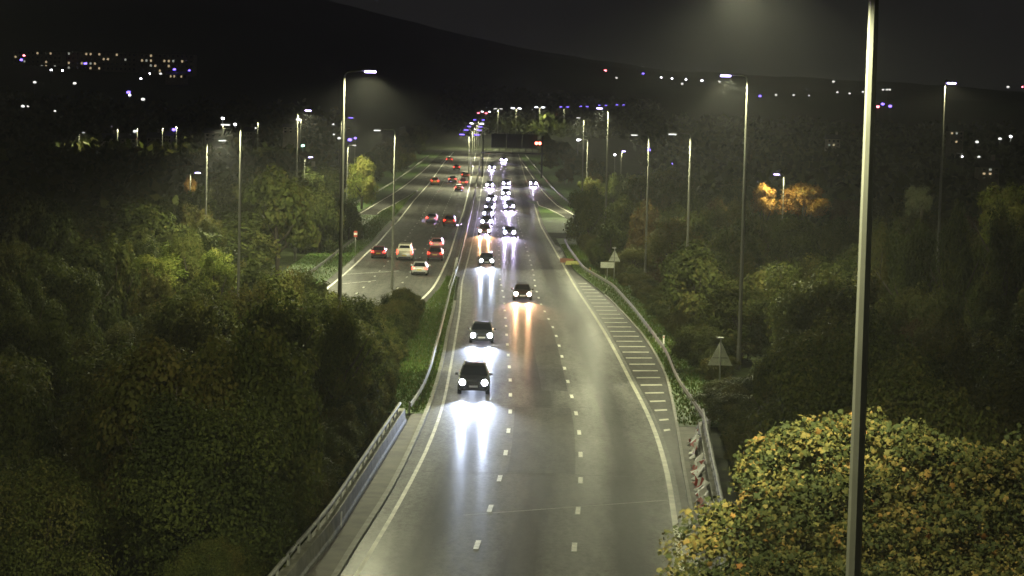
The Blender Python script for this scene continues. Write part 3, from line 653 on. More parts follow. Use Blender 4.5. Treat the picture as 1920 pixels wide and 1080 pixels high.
def maple_leaves(n):
    # crown as a bank of overlapping boughs: (px, row of its top, distance, radius)
    C = []
    wob = np.cumsum(rng.normal(0, 1, 60)); wob = 16 * (wob - wob.mean()) / wob.std()
    top = ([1180, 1222, 1270, 1300, 1345, 1380, 1430, 1480, 1560, 1640, 1690, 1760, 1850, 1960, 2150], [1050, 1005, 925, 930, 920, 890, 780, 772, 755, 748, 765, 790, 825, 808, 830])
    for _ in range(1100):
        px = random.uniform(1215, 2120); py0 = np.interp(px, *top) + wob[int((px - 1200) / 16)] * .45 + (abs(random.gauss(0, 1)) * -12 if random.random() < .12 else 2); t = random.random(); py = py0 + 22 + t * 420; Yd = 48.5 - t * 6.5 + random.uniform(-1.2, 1.0); r = random.uniform(.2, .58)
        rp = r * F / Yd
        if px - rp < np.interp(py, [930, 985, 1020, 1080, 1300], [1300, 1235, 1225, 1215, 1180]) : continue
        if py - rp < py0 - 6: py += rp * .9
        C.append((*at(px, py, Yd), r, random.random()))
    C = np.array(C); w = C[:, 3] ** 2; w /= w.sum(); k = rng.choice(len(C), n, p=w)
    u = rng.normal(size=(n, 3)); u /= np.linalg.norm(u, axis=1)[:, None]; u[:, 2] = np.abs(u[:, 2]) * .9 - .15
    P = C[k, :3] + u * (C[k, 3] * rng.uniform(.5, 1.05, n))[:, None]
    nrm = u * .6 + np.array([-.1, -.4, .6]) + rng.normal(size=(n, 3)) * .62; nrm /= np.linalg.norm(nrm, axis=1)[:, None]
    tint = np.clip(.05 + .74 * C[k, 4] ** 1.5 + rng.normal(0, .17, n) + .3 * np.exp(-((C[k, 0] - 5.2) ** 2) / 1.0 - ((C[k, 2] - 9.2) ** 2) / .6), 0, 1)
    return P, nrm, tint
P, NR, TI = maple_leaves(52000); S = np.clip(rng.lognormal(-2.58, .36, len(P)), .035, .17)
a = np.cross(NR, rng.normal(size=NR.shape)); a /= np.linalg.norm(a, axis=1)[:, None]; b = np.cross(NR, a)
score = S * np.where((P[:, 1] < 44.5), 1.15, 1.0) * np.clip(-NR[:, 1] + .4, .1, 2)
vis = np.array([(1215 < proj(*p)[0] < 1915) and (proj(*p)[1] < 1075) for p in P])
order = np.argsort(-score * vis); pick = order[:300]; rest = order[300:]
W = (P[rest, None] + a[rest, None] * LV[None, :, 0:1] * S[rest, None, None] * 1 + b[rest, None] * LV[None, :, 1:2] * S[rest, None, None] + NR[rest, None] * LV[None, :, 2:3] * S[rest, None, None]) - np.array([ox, oy, oz])
nn = len(rest); vv = len(LV); FF = (lf[None] + (np.arange(nn) * vv)[:, None, None]).reshape(-1, 3)
me = npmesh('foliage', W.reshape(-1, 3), FF); add_tint(me, np.repeat(TI[rest], len(lf))); o = link('foliage', me, LM, mt); o['kind'] = 'stuff'
lms = []
for t_ in np.linspace(.05, .95, 8):
    me = npmesh('leaf', LV, lf); add_tint(me, np.full(len(lf), t_)); me.materials.append(LM); lms.append(me)
for i in pick:
    o = bpy.data.objects.new('leaf', lms[min(7, int(TI[i] * 8))]); COL.objects.link(o); o.parent = mt
    mm = Matrix.Identity(4)
    for r_ in range(3): mm[r_][0] = a[i, r_] * S[i]; mm[r_][1] = b[i, r_] * S[i]; mm[r_][2] = NR[i, r_] * S[i]; mm[r_][3] = P[i, r_] - (ox, oy, oz)[r_]
    o.matrix_local = mm

# ------------------------------------------------------------------ street lamps
def spot(name, parent, loc, power, size, blend, col, radius, rot=(0, 0, 0)):
    l = bpy.data.lights.new(name, 'SPOT'); l.energy = power; l.spot_size = size; l.spot_blend = blend; l.color = col; l.shadow_soft_size = radius
    o = bpy.data.objects.new(name, l); COL.objects.link(o); o.parent = parent; o.location = loc; o.rotation_euler = rot; return o
LAMPCOL = (1.0, .99, .60)
def street_lamp(label, x, y, ztop, arm, head_dz, power, glowm, r0=.13, group=None, double=False, name='street_lamp', base=None, lens=1.0, thick=1.0, throw=1.3):
    g = G(x, y) if base is None else base; H = ztop - g
    t = tag(empty(name, (x, y, g)), label, 'street lamp', group)
    sg = 1 if arm > 0 else -1; L = abs(arm); rb = .35 * min(1, L)
    q = MB(); q.tube([(0, 0, -.3), (0, 0, 1.6), (0, 0, 1.62), (0, 0, H * .6), (0, 0, H)], [r0 * 1.25, r0 * 1.25, r0, r0 * .8, r0 * .55], 8 if thick > .9 else 6); q.sm = [False] * len(q.f); q.build('column', M_pole, t)
    for s_ in ((sg, -sg) if double else (sg,)):
        q = MB(); q.tube([(0, 0, H - .02), (s_ * .06, 0, H + .22), (s_ * .25 * min(1, L), 0, H + .36), (s_ * L * .6, 0, H + .38 + head_dz * .6), (s_ * (L - .25), 0, H + .38 + head_dz)], r0 * .45, 7); q.build('arm', M_pole, t)
        hz = H + .38 + head_dz
        q = MB(); q.prism([(s_ * (L - .35), hz - .05), (s_ * (L + .35), hz - .04), (s_ * (L + .33), hz + .04), (s_ * (L - .1), hz + .12), (s_ * (L - .35), hz + .08)], -.17, .17); la = q.build('lantern', M_lant, t)
        q = MB(); q.box((s_ * (L + .05), 0, hz - .085), (.66 * lens, .34 * lens, .11 * lens)); q.build('lens', glowm, la)
        if power > LAMP_W * .9:      # road lanterns throw most of their light up and down the road
            spot('lantern_light', t, (s_ * L, 0, hz - .2), power * .45, math.radians(160), .4, LAMPCOL, .15)
            for d_ in (1, -1): spot('lantern_light', t, (s_ * L, 0, hz - .2), power * throw, math.radians(70), .6, LAMPCOL, .15, (math.radians(56) * d_, 0, 0))
        elif power > 0: spot('lantern_light', t, (s_ * L, 0, hz - .2), power, math.radians(168), .35, LAMPCOL, .15)
    return t
def lamp_px(label, px, py, Y, hx, hy, power, glowm=G_lamp, r0=.13, **k):
    p = at(px, py, Y); h = at(hx, hy, Y)
    return street_lamp(label, p[0], Y, p[2], h[0] - p[0], max(-.2, h[2] - p[2] - .38), power, glowm, r0, **k)
lamp_px('thick near lamp column rising out of the top of the frame, right', 1640, -40, 40.5, 1395, -70, LAMP_W * .95, r0=.15, throw=1.5)
lamp_px('tall lamp column on the left verge with its bright lamp high above the trees', 645, 145, 146, 693, 132, LAMP_W * 1.4, r0=.135)
lamp_px('tall lamp column beside the large triangular sign on the right', 1402, 152, 164, 1362, 140, LAMP_W * 1.4, r0=.135)
# the opposite partner of the near column stands just outside the left of the picture
street_lamp('lamp column just outside the left of the picture beside the parapet', -13.5, 34, 18.6, 2.0, .1, LAMP_W * 1.0, G_lamp, .155, throw=1.4)
lamp_px('hooked lamp column in front of the outbound lanes, left of the van', 741, 250, 240, 708, 243, LAMP_W * .89, G_lamp_d, .12)
lamp_px('hooked lamp column with dim head, rightmost on the right bank', 1295, 258, 210, 1262, 250, LAMP_W * .5, G_lamp_d, .12)
lamp_px('hooked lamp column with dim head behind the twin signs', 1217, 260, 260, 1190, 252, LAMP_W * .5, G_lamp_d, .12)
lamp_px('tall thin lamp column leaning over the right slip road', 1141, 210, 290, 1125, 202, LAMP_W * 1.1, G_lamp, .14)
lamp_px('left lamp column whose lit head points right above dark trees', 558, 214, 285, 577, 206, LAMP_W * 1.1, G_lamp, .14)
lamp_px('hooked lamp column over the lit treetops, right of a shorter one', 452, 238, 190, 424, 232, LAMP_W * 1.2, G_lamp_d, .12)
lamp_px('shorter hooked lamp column rising over the tall pale green tree', 388, 267, 230, 416, 262, LAMP_W * 1.0, G_lamp_d, .12)
lamp_px('lamp column of two thin ones near the right slip, the taller', 1095, 224, 415, 1085, 220, LAMP_W, G_lamp_d, .13)
lamp_px('lamp column of two thin ones near the right slip, the shorter', 1102, 266, 430, 1086, 261, LAMP_W * .5, G_lamp_w, .12)
lamp_px('far left lamp showing its bright head right of the tall left column', 640, 228, 410, 657, 220, LAMP_W, G_lamp_b, .12)
lamp_px('short lamp column behind the bright yellow green tree', 652, 276, 430, 664, 272, LAMP_W * .5, G_lamp_d, .12)
lamp_px('lamp column on the right with bright head among dark trees', 1771, 158, 200, 1783, 155, LAMP_W * .35, G_lamp, .13)
lamp_px('small lamp shining over the orange autumn trees', 1470, 331, 322, 1457, 326, LAMP_W * .5, G_lamp, .08)
lamp_px('small lamp shining over the glowing orange tree on the left', 357, 326, 326, 370, 323, LAMP_W * .16, G_lamp, .08)
lamp_px('small lamp with lit head between left columns, above a lit window', 571, 300, 430, 582, 294, LAMP_W * .12, G_lamp, .09)
lamp_px('small lamp with a pale cone of light right of the thin column', 1165, 290, 480, 1169, 283, LAMP_W * .25, G_lamp, .09)
lamp_px('small lamp lighting the pale tree among the left houses', 148, 251, 630, 156, 248, LAMP_W * .3, G_lamp_d, .08)
# far lamps beside the road
for i, (px, py, Y) in enumerate([(880, 256, 520), (886, 247, 600), (890, 240, 680), (894, 234, 770), (898, 227, 870), (904, 214, 1000), (911, 211, 1120)]):
    p = at(px, py, Y); street_lamp('twin armed lamp column in the row along the central reservation', p[0], Y, p[2], 1.55, .1, LAMP_W * .88 if Y < 900 else 0, [G_lamp_b, G_lamp_b, G_lamp_b, G_lamp_w, G_lamp_b, G_lamp_r, G_lamp_w][i], .11, group='twin armed lamps on the central reservation', double=True, thick=.5, lens=1.6)
for px, py, Y, gl, w in [(934, 206, 900, G_lamp_d, 5), (968, 205, 980, G_lamp_w, 6), (1012, 203, 1060, G_lamp_w, 6), (1058, 202, 1150, G_lamp_b, 6), (1095, 201, 1240, G_lamp_b, 6), (1130, 199, 1330, G_lamp_b, 6), (1163, 198, 1420, G_lamp_b, 6)]:
    p = at(px, py, Y); street_lamp('distant twin armed lamp in the row curving right beyond the gantry', p[0], Y, p[2], w * Y / F, .1, LAMP_W * .8 if px < 1070 else 0, gl, .17, group='twin armed lamps beyond the gantry', double=True, thick=.5, lens=2.0)
# scattered town lamps: each a column with a small glowing lantern
def town(px, py, Y, gl, label, group, h=9, k=1.0):
    p = at(px, py, Y); g = G(p[0], Y); base = min(g, p[2] - 4)
    if p[2] - g > 14: base = p[2] - 9
    t = tag(empty('town_lamp', (p[0], Y, base)), label, 'street lamp', group); H = p[2] - base
    q = MB(); q.tube([(0, 0, -.3), (0, 0, H)], [.1, .06], 5); q.build('column', M_pole, t)
    s_ = .5 * k * Y / 1000; q = MB(); q.tube([(0, 0, H - s_ * .6), (0, 0, H - s_ * .5), (0, 0, H + s_ * .4), (0, 0, H + s_ * .6)], [s_ * .4, s_ * .9, s_ * .9, s_ * .3], 8); q.build('lantern', gl, t)
B, Wt, Rd, Gn, Dm = G_lamp_b, G_lamp_w, G_lamp_r, G_lamp_g, G_lamp_d
for px, py, Y, gl, k in [(1135, 132, 3300, Rd, 1.0), (1206, 138, 3300, B, 1.1), (1103, 140, 3200, Dm, 1), (1117, 142, 3200, Dm, 1), (1156, 146, 3100, Dm, 1), (1240, 145, 3200, Wt, .7), (1260, 147, 3200, Wt, .7), (1286, 149, 3200, Wt, .8), (1279, 157, 3000, Dm, 1.2), (1316, 151, 3200, Wt, .9), (1349, 153, 3100, Dm, 1.1), (1124, 174, 2600, Rd, .6), (1157, 182, 2500, Wt, .9), (1168, 196, 2300, B, 1.3), (1192, 206, 2200, B, 1.2), (1210, 205, 2200, Rd, 1.0), (1238, 202, 2200, Rd, 1.1), (1265, 198, 2300, Dm, 1.5), (1355, 182, 2600, Rd, .7), (1425, 180, 2600, B, 1.2), (1455, 178, 2600, Dm, 1), (1488, 178, 2600, Dm, 1), (1517, 179, 2600, Dm, .8), (1563, 153, 3100, Dm, 1.2), (1570, 173, 2700, Dm, 1.0)]:
    town(px, py, Y, gl, 'pinpoint town light on the distant hill right of the road', 'town lights on the right hillside', k=k)
for px, py, Y, gl, k in [(1646, 200, 1500, Rd, 1.3), (1655, 195, 1500, B, 1.6), (1669, 199, 1500, B, 1.6), (1656, 168, 1900, Dm, 1), (1663, 168, 1900, Dm, 1), (1668, 168, 1900, Dm, 1), (1593, 175, 1900, Dm, 1), (1618, 172, 1900, Dm, 1)]:
    town(px, py, Y, gl, 'light in the bright group right of the near lamp column', 'lights of the junction at the right', k=k)
for px, py, Y, gl, k in [(1895, 256, 800, Wt, 1.2), (1875, 260, 800, Dm, 1.5), (1832, 266, 800, Dm, 1.5), (1804, 294, 700, Wt, .8), (1835, 294, 700, Dm, 1.3), (1890, 163, 2500, Dm, 1.3), (1917, 163, 2500, Rd, .8), (1262, 306, 600, B, 1.3), (1217, 281, 620, B, 1.5), (1153, 290, 620, Wt, .9), (1423, 256, 900, Dm, .8)]:
    town(px, py, Y, gl, 'scattered small town light low on the right', 'scattered town lights on the right', k=k)
for px, py, Y, gl, k in [(40, 112, 1500, B, 1.4), (45, 104, 1520, Rd, 1.0), (160, 119, 1480, B, 1.4), (327, 130, 1450, B, 1.3), (355, 132, 1450, B, 1.0), (241, 173, 1150, B, 1.8), (243, 178, 1140, Wt, 1.0), (268, 186, 1120, Dm, 1.7), (140, 156, 1200, Dm, 1.5), (264, 147, 1300, Wt, .8), (281, 138, 1350, Wt, .7), (301, 138, 1350, Dm, 1.2), (65, 154, 1200, Dm, 1.4), (96, 131, 1400, Wt, .9), (117, 132, 1400, Wt, .9), (43, 199, 1000, Dm, 1.6), (53, 199, 1000, Dm, 1.2), (66, 252, 760, Dm, 1.6), (103, 208, 950, Dm, 1.0)]:
    town(px, py, Y, gl, 'pinpoint light on the estate up the left hillside', 'estate lights on the left hillside', k=k)
for px, py, Y, gl, k in [(326, 243, 660, B, 1.7), (418, 222, 720, Wt, 1.3), (441, 233, 700, Wt, 1.3), (253, 246, 640, Dm, 1.6), (479, 240, 720, Dm, 1.0), (656, 262, 700, B, 1.8), (666, 259, 720, B, 1.2), (636, 259, 720, Dm, 1.5), (568, 273, 600, Gn, 1.4), (559, 224, 800, Wt, 1.4), (625, 233, 800, Dm, 1.0), (1084, 262, 700, Wt, 1.2), (626, 252, 800, Dm, .9)]:
    town(px, py, Y, gl, 'small street light behind the left trees', 'street lights behind the left trees', k=k)

# ------------------------------------------------------------------ buildings
def house(label, px, py_top, py_bot, w_px, Y, lit=(), group=None, storeys=2, roof=True, name='house', wins=None):
    a = at(px, py_bot, Y); b = at(px, py_top, Y); w = w_px * Y / F; g = a[2]; h = b[2] - a[2]
    t = tag(empty(name, (a[0], Y, g)), label, 'house' if name == 'house' else 'building', group)
    wh = h * (.62 if roof else 1.0); dp = max(6, w * .5)
    q = MB(); q.box((0, dp / 2, wh / 2 - 2), (w, dp, wh + 4)); q.build('wall', M_brick, t)
    if roof:
        q = MB(); q.prism([(-.3, wh), (dp + .3, wh), (dp / 2, h)], -w / 2 - .3, w / 2 + .3, 'x'); r_ = q.build('roof', M_roof, t); q = MB(); q.box((w * .3, dp / 2, h + .2), (.7, .7, 1.4)); q.build('chimney', M_brick, r_)
    else:
        q = MB(); q.box((0, dp / 2, wh + .1), (w + .3, dp + .3, .25)); q.build('roof', M_roof, t)
    cols, rows = wins or (3, storeys)
    for i in range(cols):
        for j in range(rows):
            ww = w / cols * .42; hh = wh / rows * .45; q = MB(); q.box((-w / 2 + w * (i + .5) / cols, -.03, wh * (j + .55) / rows), (ww, .1, hh))
            on = (i, j) in lit; q.build('window', (G_win if (i + j) % 3 else G_win2) if on else M_glass, t)
    return t
for i, (px, w, yb, yt) in enumerate([(203, 26, 276, 250), (240, 30, 277, 250), (287, 24, 275, 248), (313, 14, 268, 246), (400, 34, 266, 240), (465, 16, 262, 238), (545, 30, 250, 232)]):
    house('pale house in the row behind the left trees, lit by street lamps', px, yt, yb, w, 660 + 12 * (i % 3), lit=(), group='row of houses behind the left trees')
    p = at(px, yt - 8, 648); l = spot('street_light', None, (p[0] + 3, 645, p[2]), LAMP_W * .10, math.radians(150), .5, LAMPCOL, .2); l.name = 'house_lamp_light'
    t = tag(empty('street_lamp', (p[0] + 3, 645, G(p[0] + 3, 645))), 'small lamp post lighting the row of houses on the left', 'street lamp', 'lamp posts by the left houses'); H = p[2] - t.location[2]
    q = MB(); q.tube([(0, 0, -.3), (0, 0, H + .3)], [.08, .05], 5); q.build('column', M_pole, t); q = MB(); q.box((0, 0, H + .32), (.5, .3, .14)); q.build('lantern', M_lant, t); l.parent = t; l.location = (0, 0, H + .1)
R_ = random.Random(5)
def litset(c, r_, n): return {(R_.randrange(c), R_.randrange(r_)) for _ in range(n)}
house('long flat roofed apartment block with scattered lit windows on the left hillside', 190, 98, 133, 130, 1600, litset(16, 4, 17), roof=False, name='apartment_block', wins=(16, 4))
house('apartment block with lit windows at the right of the hillside flats', 312, 101, 138, 100, 1580, litset(12, 4, 13), roof=False, name='apartment_block', wins=(12, 4))
house('apartment block with few lit windows under the skyline at far left', 70, 96, 128, 90, 1640, litset(11, 4, 9), roof=False, name='apartment_block', wins=(11, 4))
house('low terrace with orange lit windows below the flats', 330, 134, 148, 40, 1450, {(1, 0), (2, 0), (4, 0)}, storeys=1, wins=(6, 1))
house('dark house with two lit windows among trees left of the tall lamp', 579, 312, 336, 18, 470, {(1, 0), (1, 1), (2, 1)}, wins=(3, 2))
house('dark house with a bright double window right of the road', 1563, 252, 276, 24, 760, {(1, 0), (0, 0)}, wins=(3, 2))
house('dark house with tall lit windows at the far right edge', 1856, 300, 338, 34, 420, {(1, 2), (0, 1), (1, 1)}, wins=(3, 3))
house('dim house with two pale windows at the upper right', 1793, 232, 270, 26, 700, {(1, 0), (0, 2), (1, 2)}, wins=(3, 3))

# ------------------------------------------------------------------ overhead gantry
YG = 600.0; zg = zr(YG); xa = at(905, 300, YG)[0]; xb = at(1016, 300, YG)[0]
gt = tag(empty('sign_gantry', (xa, YG, zg)), 'dark overhead sign gantry spanning the inbound lanes', 'gantry')
zb = at(960, 287, YG)[2] - zg; zt = at(960, 251, YG)[2] - zg; W_ = xb - xa
for x in (0, W_): q = MB(); q.box((x, 0, zt / 2 - .2), (.45, .5, zt - .2)); q.build('leg', M_gantry, gt)
q = MB(); q.box((W_ / 2, 0, zb), (W_ + 1.2, .9, .35)); q.build('beam', M_gantry, gt)
q = MB(); q.box((W_ / 2, 0, zb + 1.15), (W_, .3, .12)); q.build('handrail', M_gantry, gt)
for i in range(9): q = MB(); q.box((W_ * (i + .5) / 9, 0, zb + .6), (.1, .1, 1.0)); q.build('stanchion', M_gantry, gt)
n = 3
for i in range(n):
    w = (at(1008, 260, YG)[0] - at(921, 260, YG)[0]) / n; x0 = at(921, 260, YG)[0] - xa
    q = MB(); q.box((x0 + w * (i + .5), -.3, (zb + 1.3 + zt) / 2), (w - .08, .18, zt - zb - 1.3)); q.build('sign_panel', M_gantry, gt)
sgn = tag(empty('signal', tuple(at(1009, 269, YG - .8))), 'pair of red signal lamps on the right leg of the gantry', 'signal')
q = MB(); q.box((0, .15, 0), (2.0, .2, 1.0)); q.build('backboard', M_black, sgn)
for x in (-.42, .42): q = MB(); q.tube([(x, .04, .05), (x, -.06, .05)], .36, 12); q.build('red_lamp', G_sig, sgn)

# ------------------------------------------------------------------ signs and small things
def tri_sign(label, px, py_apex, py_base, w_px, Y, sub=False):
    a = at(px, py_base, Y); b = at(px, py_apex, Y); h = b[2] - a[2]; w = w_px * Y / F; g = G(a[0], Y)
    t = tag(empty('triangular_sign', (a[0], Y, g)), label, 'road sign')
    z0 = a[2] - g; q = MB(); q.prism([(-w / 2, z0), (w / 2, z0), (w * .04, z0 + h), (-w * .04, z0 + h)], -.02, .02); q.build('plate', M_signback, t)
    q = MB(); q.box((0, -.05, z0 + h * .33), (w * .62, .05, .06)); q.build('stiffener', M_galv, t)
    q = MB(); q.tube([(0, -.08, -.3), (0, -.08, z0 + h + .25)], .05, 8); q.build('post', M_galv, t)
    q = MB(); q.box((-.05, -.2, z0 + h + .3), (.42, .5, .09)); q.build('sign_light', M_galv, t)
    return t
tri_sign('large triangular road sign seen from behind by the tall right lamp', 1350, 642, 685, 46, 150)
tri_sign('small triangular road sign seen from behind on the right bank', 1152, 470, 490, 22, 262)
p = at(1139, 497, 262.6); t = tag(empty('sign_plate', (p[0], 262.6, G(p[0], 262.6))), 'small rectangular sign back beside the small triangular sign', 'road sign'); zz = p[2] - t.location[2]
q = MB(); q.box((0, 0, zz), (1.5, .04, .62)); q.build('plate', M_signback, t); q = MB(); q.tube([(0, .08, -.3), (0, .08, zz + .2)], .04, 6); q.build('post', M_galv, t)
p = gp(666, 480); t = tag(empty('hazard_marker', (p[0], p[1], p[2])), 'red and white hazard marker board on a thin post by the left slip', 'marker'); zz = at(664, 437, p[1])[2] - p[2]
q = MB(); q.tube([(0, 0, -.1), (0, 0, zz)], .04, 6); q.build('post', M_galv, t)
for i in range(3): q = MB(); q.box((0, -.05, zz - .35 + .25 * i), (.42, .03, .25)); q.build('stripe', (M_red, M_white, M_red)[i], t)
p = gp(1074, 497); t = tag(empty('fallen_sign', (p[0], p[1], p[2])), 'yellow and red boards of a fallen temporary sign in the right margin', 'fallen sign')
q = MB(); q.add([(-.95, -.3, .06), (.95, -.3, .06), (.75, 1.2, .42), (-.75, 1.2, .42)], [(0, 1, 2, 3)]); q.add([(-.95, -.3, .02), (.95, -.3, .02), (.75, 1.2, .38), (-.75, 1.2, .38)], [(3, 2, 1, 0)]); q.build('yellow_board', M_yel, t)
q = MB(); q.add([(-1.5, 2.8, .1), (.2, 2.4, .08), (.2, 4.0, .5), (-1.5, 4.4, .55)], [(0, 1, 2, 3)]); q.build('red_board', M_dullred, t); q = MB(); q.box((-.3, 2.0, .12), (.08, 3.6, .08)); q.build('leg', M_galv, t)
for px, py in ((1244, 638), (1106, 503)):
    p = gp(px, py + 14); t = tag(empty('marker_post', tuple(p)), 'small white marker post behind the right guard rail' if px > 1200 else 'yellowish marker post where the right guard rail bends', 'marker post'); q = MB(); q.box((0, 0, .45), (.12, .05, .95)); q.build('post', M_white if px > 1200 else M_yel, t); q = MB(); q.box((0, -.03, .8), (.08, .02, .12)); q.build('reflector', M_red, t)

# ------------------------------------------------------------------ vehicles
SHAPES = {
 'hatch': dict(L=4.2, W=1.78, H=1.47, hood=(.98, .80), ws=1.75, rf=3.35, re=3.98, belt=.96, gc=.20),
 'saloon': dict(L=4.6, W=1.82, H=1.44, hood=(1.15, .80), ws=1.95, rf=3.35, re=4.15, belt=.94, gc=.19),
 'suv': dict(L=4.5, W=1.88, H=1.70, hood=(1.05, .95), ws=1.70, rf=3.75, re=4.30, belt=1.10, gc=.26),
 'van': dict(L=5.0, W=1.98, H=2.05, hood=(.85, 1.0), ws=1.55, rf=4.80, re=4.95, belt=1.15, gc=.24)}
PARTS = {}
def car_parts(kind):
    if kind in PARTS: return PARTS[kind]
    s = SHAPES[kind]; L, W, H, b = s['L'], s['W'], s['H'], s['belt']; hw = W / 2; gc = s['gc']; hy, hz = s['hood']; P = []
    st = [(0.0, gc + .18, hz - .22, hw * .70), (.07, gc + .06, hz - .10, hw * .88), (.35, gc, hz - .03, hw * .97), (hy, gc, b - .01, hw), (L * .5, gc, b + .02, hw), (L - .7, gc, b + .03, hw), (L - .25, gc + .04, b + .02, hw * .97), (L - .05, gc + .10, b - .05, hw * .90), (L, gc + .2, b - .16, hw * .82)]
    q = MB(); prof = lambda zb, zt, w: [(0, zb), (w * .86, zb), (w * .97, zb + .10), (w, zb + .45 * (zt - zb)), (w * .985, zt - .10), (w * .93, zt - .02), (w * .80, zt + .012), (0, zt + .03)]
    rows = []
    for y, zb, zt, w in st:
        h_ = prof(zb, zt, w); ring = [(x, z) for x, z in h_] + [(-x, z) for x, z in reversed(h_[1:-1])]; rows.append([(x, y, z) for x, z in ring])
    n = len(rows[0]); q.add([v for r_ in rows for v in r_], [(i * n + k, i * n + (k + 1) % n, (i + 1) * n + (k + 1) % n, (i + 1) * n + k) for i in range(len(rows) - 1) for k in range(n)] + [tuple(reversed(range(n))), tuple((len(rows) - 1) * n + k for k in range(n))], True)
    P.append(('body', q.mesh('body'), 'paint', None))
    y0, y1, y2, y3 = hy - .03, s['ws'], s['rf'], s['re']; wb, wt = hw * .90, hw * .70; zt = H
    cab = [[(-wb, y0, b - .02), (wb, y0, b - .02)], [(-wt, y1, zt - .05), (wt, y1, zt - .05)], [(-wt, y2, zt - .05), (wt, y2, zt - .05)], [(-wb, y3, b), (wb, y3, b)]]
    q = MB(); ym = (y1 + y2) / 2
    vs = [(-wb, y0, b - .04), (wb, y0, b - .04), (wt, y1, zt - .06), (-wt, y1, zt - .06), (-wt, y2, zt - .06), (wt, y2, zt - .06), (wb, y3, b - .02), (-wb, y3, b - .02), (-wt * .9, y1 + .15, zt - .005), (wt * .9, y1 + .15, zt - .005), (wt * .9, y2 - .12, zt - .01), (-wt * .9, y2 - .12, zt - .01), (-wt * .9, ym, zt + .01), (wt * .9, ym, zt + .01)]
    q.add(vs, [(0, 1, 2, 3), (6, 7, 4, 5), (0, 3, 4, 7), (1, 6, 5, 2), (3, 2, 9, 8), (8, 9, 13, 12), (12, 13, 10, 11), (11, 10, 5, 4), (3, 8, 12, 11, 4), (2, 5, 10, 13, 9)])
    P.append(('cabin', q.mesh('cabin'), 'paint', None))
    def pane(name, c, e=.012, inset=.90):
        c = [Vector(v) for v in c]; m_ = sum(c, Vector()) / 4; nr = (c[1] - c[0]).cross(c[3] - c[0]).normalized()
        if nr.dot(m_ - Vector((0, (y1 + y2) / 2, b))) < 0: nr = -nr
        c2 = [m_ + (v - m_) * inset + nr * e for v in c]; c3 = [v - nr * (e + .02) for v in c2]; q = MB(); q.add(c2 + c3, [(0, 1, 2, 3), (7, 6, 5, 4)] + [(k, k + 4, (k + 1) % 4 + 4, (k + 1) % 4) for k in range(4)]); P.append((name, q.mesh(name), 'glass', 'cabin'))
    pane('windscreen', [vs[0], vs[1], vs[2], vs[3]], inset=.92); 
    if kind != 'van': pane('rear_window', [vs[7], vs[6], vs[5], vs[4]], inset=.82)
    else: pane('rear_window', [(-wb * .8, y3 - .03, 1.5), (wb * .8, y3 - .03, 1.5), (wt * .85, y2 + .02, 1.85), (-wt * .85, y2 + .02, 1.85)])
    yb_ = y0 + (y3 - y0) * .52
    for sx in (-1, 1):
        pane('side_window', [(sx * wb, y0 + .35, b + .02), (sx * wb, yb_ - .04, b + .02), (sx * wt, yb_ - .04, zt - .08), (sx * wt, y1 + .08, zt - .08)], inset=.94)
        pane('side_window', [(sx * wb, yb_ + .04, b + .02), (sx * wb, y3 - .35, b + .02), (sx * wt, y2 - .08, zt - .08), (sx * wt, yb_ + .04, zt - .08)], inset=.94)
        # lamps: curved blocks wrapped round the corners
        q = MB(); x0, x1 = sx * hw * .46, sx * hw * .90; z0, z1 = hz - .27, hz - .06
        q.add([(x0, -.05, z0), (x1, .03, z0 + .02), (x1, .03, z1), (x0, -.035, z1 - .03), (x0, .16, z0), (x1, .32, z0 + .02), (x1, .36, z1), (x0, .22, z1)], [(0, 1, 2, 3), (1, 5, 6, 2), (3, 2, 6, 7), (0, 3, 7, 4), (0, 4, 5, 1)]); P.append(('headlight', q.mesh('headlight'), 'glass', None))
        q = MB(); cx, cz = sx * hw * .70, hz - .165; q.tube([(cx, -.02, cz), (cx, -.06, cz), (cx, -.10, cz), (cx, -.115, cz)], [.185, .175, .12, .03], 16); P.append(('lens', q.mesh('lens'), 'head', 'headlight'))
        zb0, zb1 = (b - .26, b - .05) if kind != 'van' else (b - .35, b + .10); xi = .66 if kind != 'van' else .82
        q = MB(); x0, x1 = sx * hw * xi, sx * hw * .955
        q.add([(x0, L + .012, zb0), (x1, L - .06, zb0 + .01), (x1, L - .10, zb1), (x0, L - .01, zb1), (x0, L - .2, zb0), (x1, L - .25, zb0), (x1, L - .3, zb1), (x0, L - .2, zb1)], [(3, 2, 1, 0), (2, 6, 5, 1), (7, 6, 2, 3), (4, 7, 3, 0), (1, 5, 4, 0)]); P.append(('taillight', q.mesh('taillight'), 'tail', None))
        q = MB(); q.box((sx * (hw + .10), y0 + .42, b + .05), (.20, .12, .14), taper=.8); P.append(('mirror', q.mesh('mirror'), 'paint', None))
        for yw in (L * .19, L * .80):
            r_ = .33 if kind != 'suv' else .37; q = MB(); q.tube([(sx * (hw - .22), yw, r_), (sx * (hw - .20), yw, r_), (sx * (hw + .0), yw, r_), (sx * (hw + .015), yw, r_)], [r_ * .9, r_, r_, r_ * .86], 18); P.append(('wheel', q.mesh('wheel'), 'tyre', None))
            q = MB(); q.tube([(sx * (hw + .012), yw, r_), (sx * (hw + .028), yw, r_)], r_ * .62, 10); P.append(('rim', q.mesh('rim'), 'rim', 'wheel'))
    q = MB(); q.box((0, .02, hz - .20), (hw * .84, .10, .13)); P.append(('grille', q.mesh('grille'), 'black', None))
    q = MB(); q.box((0, .035, gc + .13), (hw * 1.3, .14, .12)); P.append(('lower_grille', q.mesh('lower_grille'), 'black', None))
    q = MB(); q.box((0, L - .06, gc + .14), (hw * 1.5, .2, .16)); P.append(('rear_bumper', q.mesh('rear_bumper'), 'black', None))
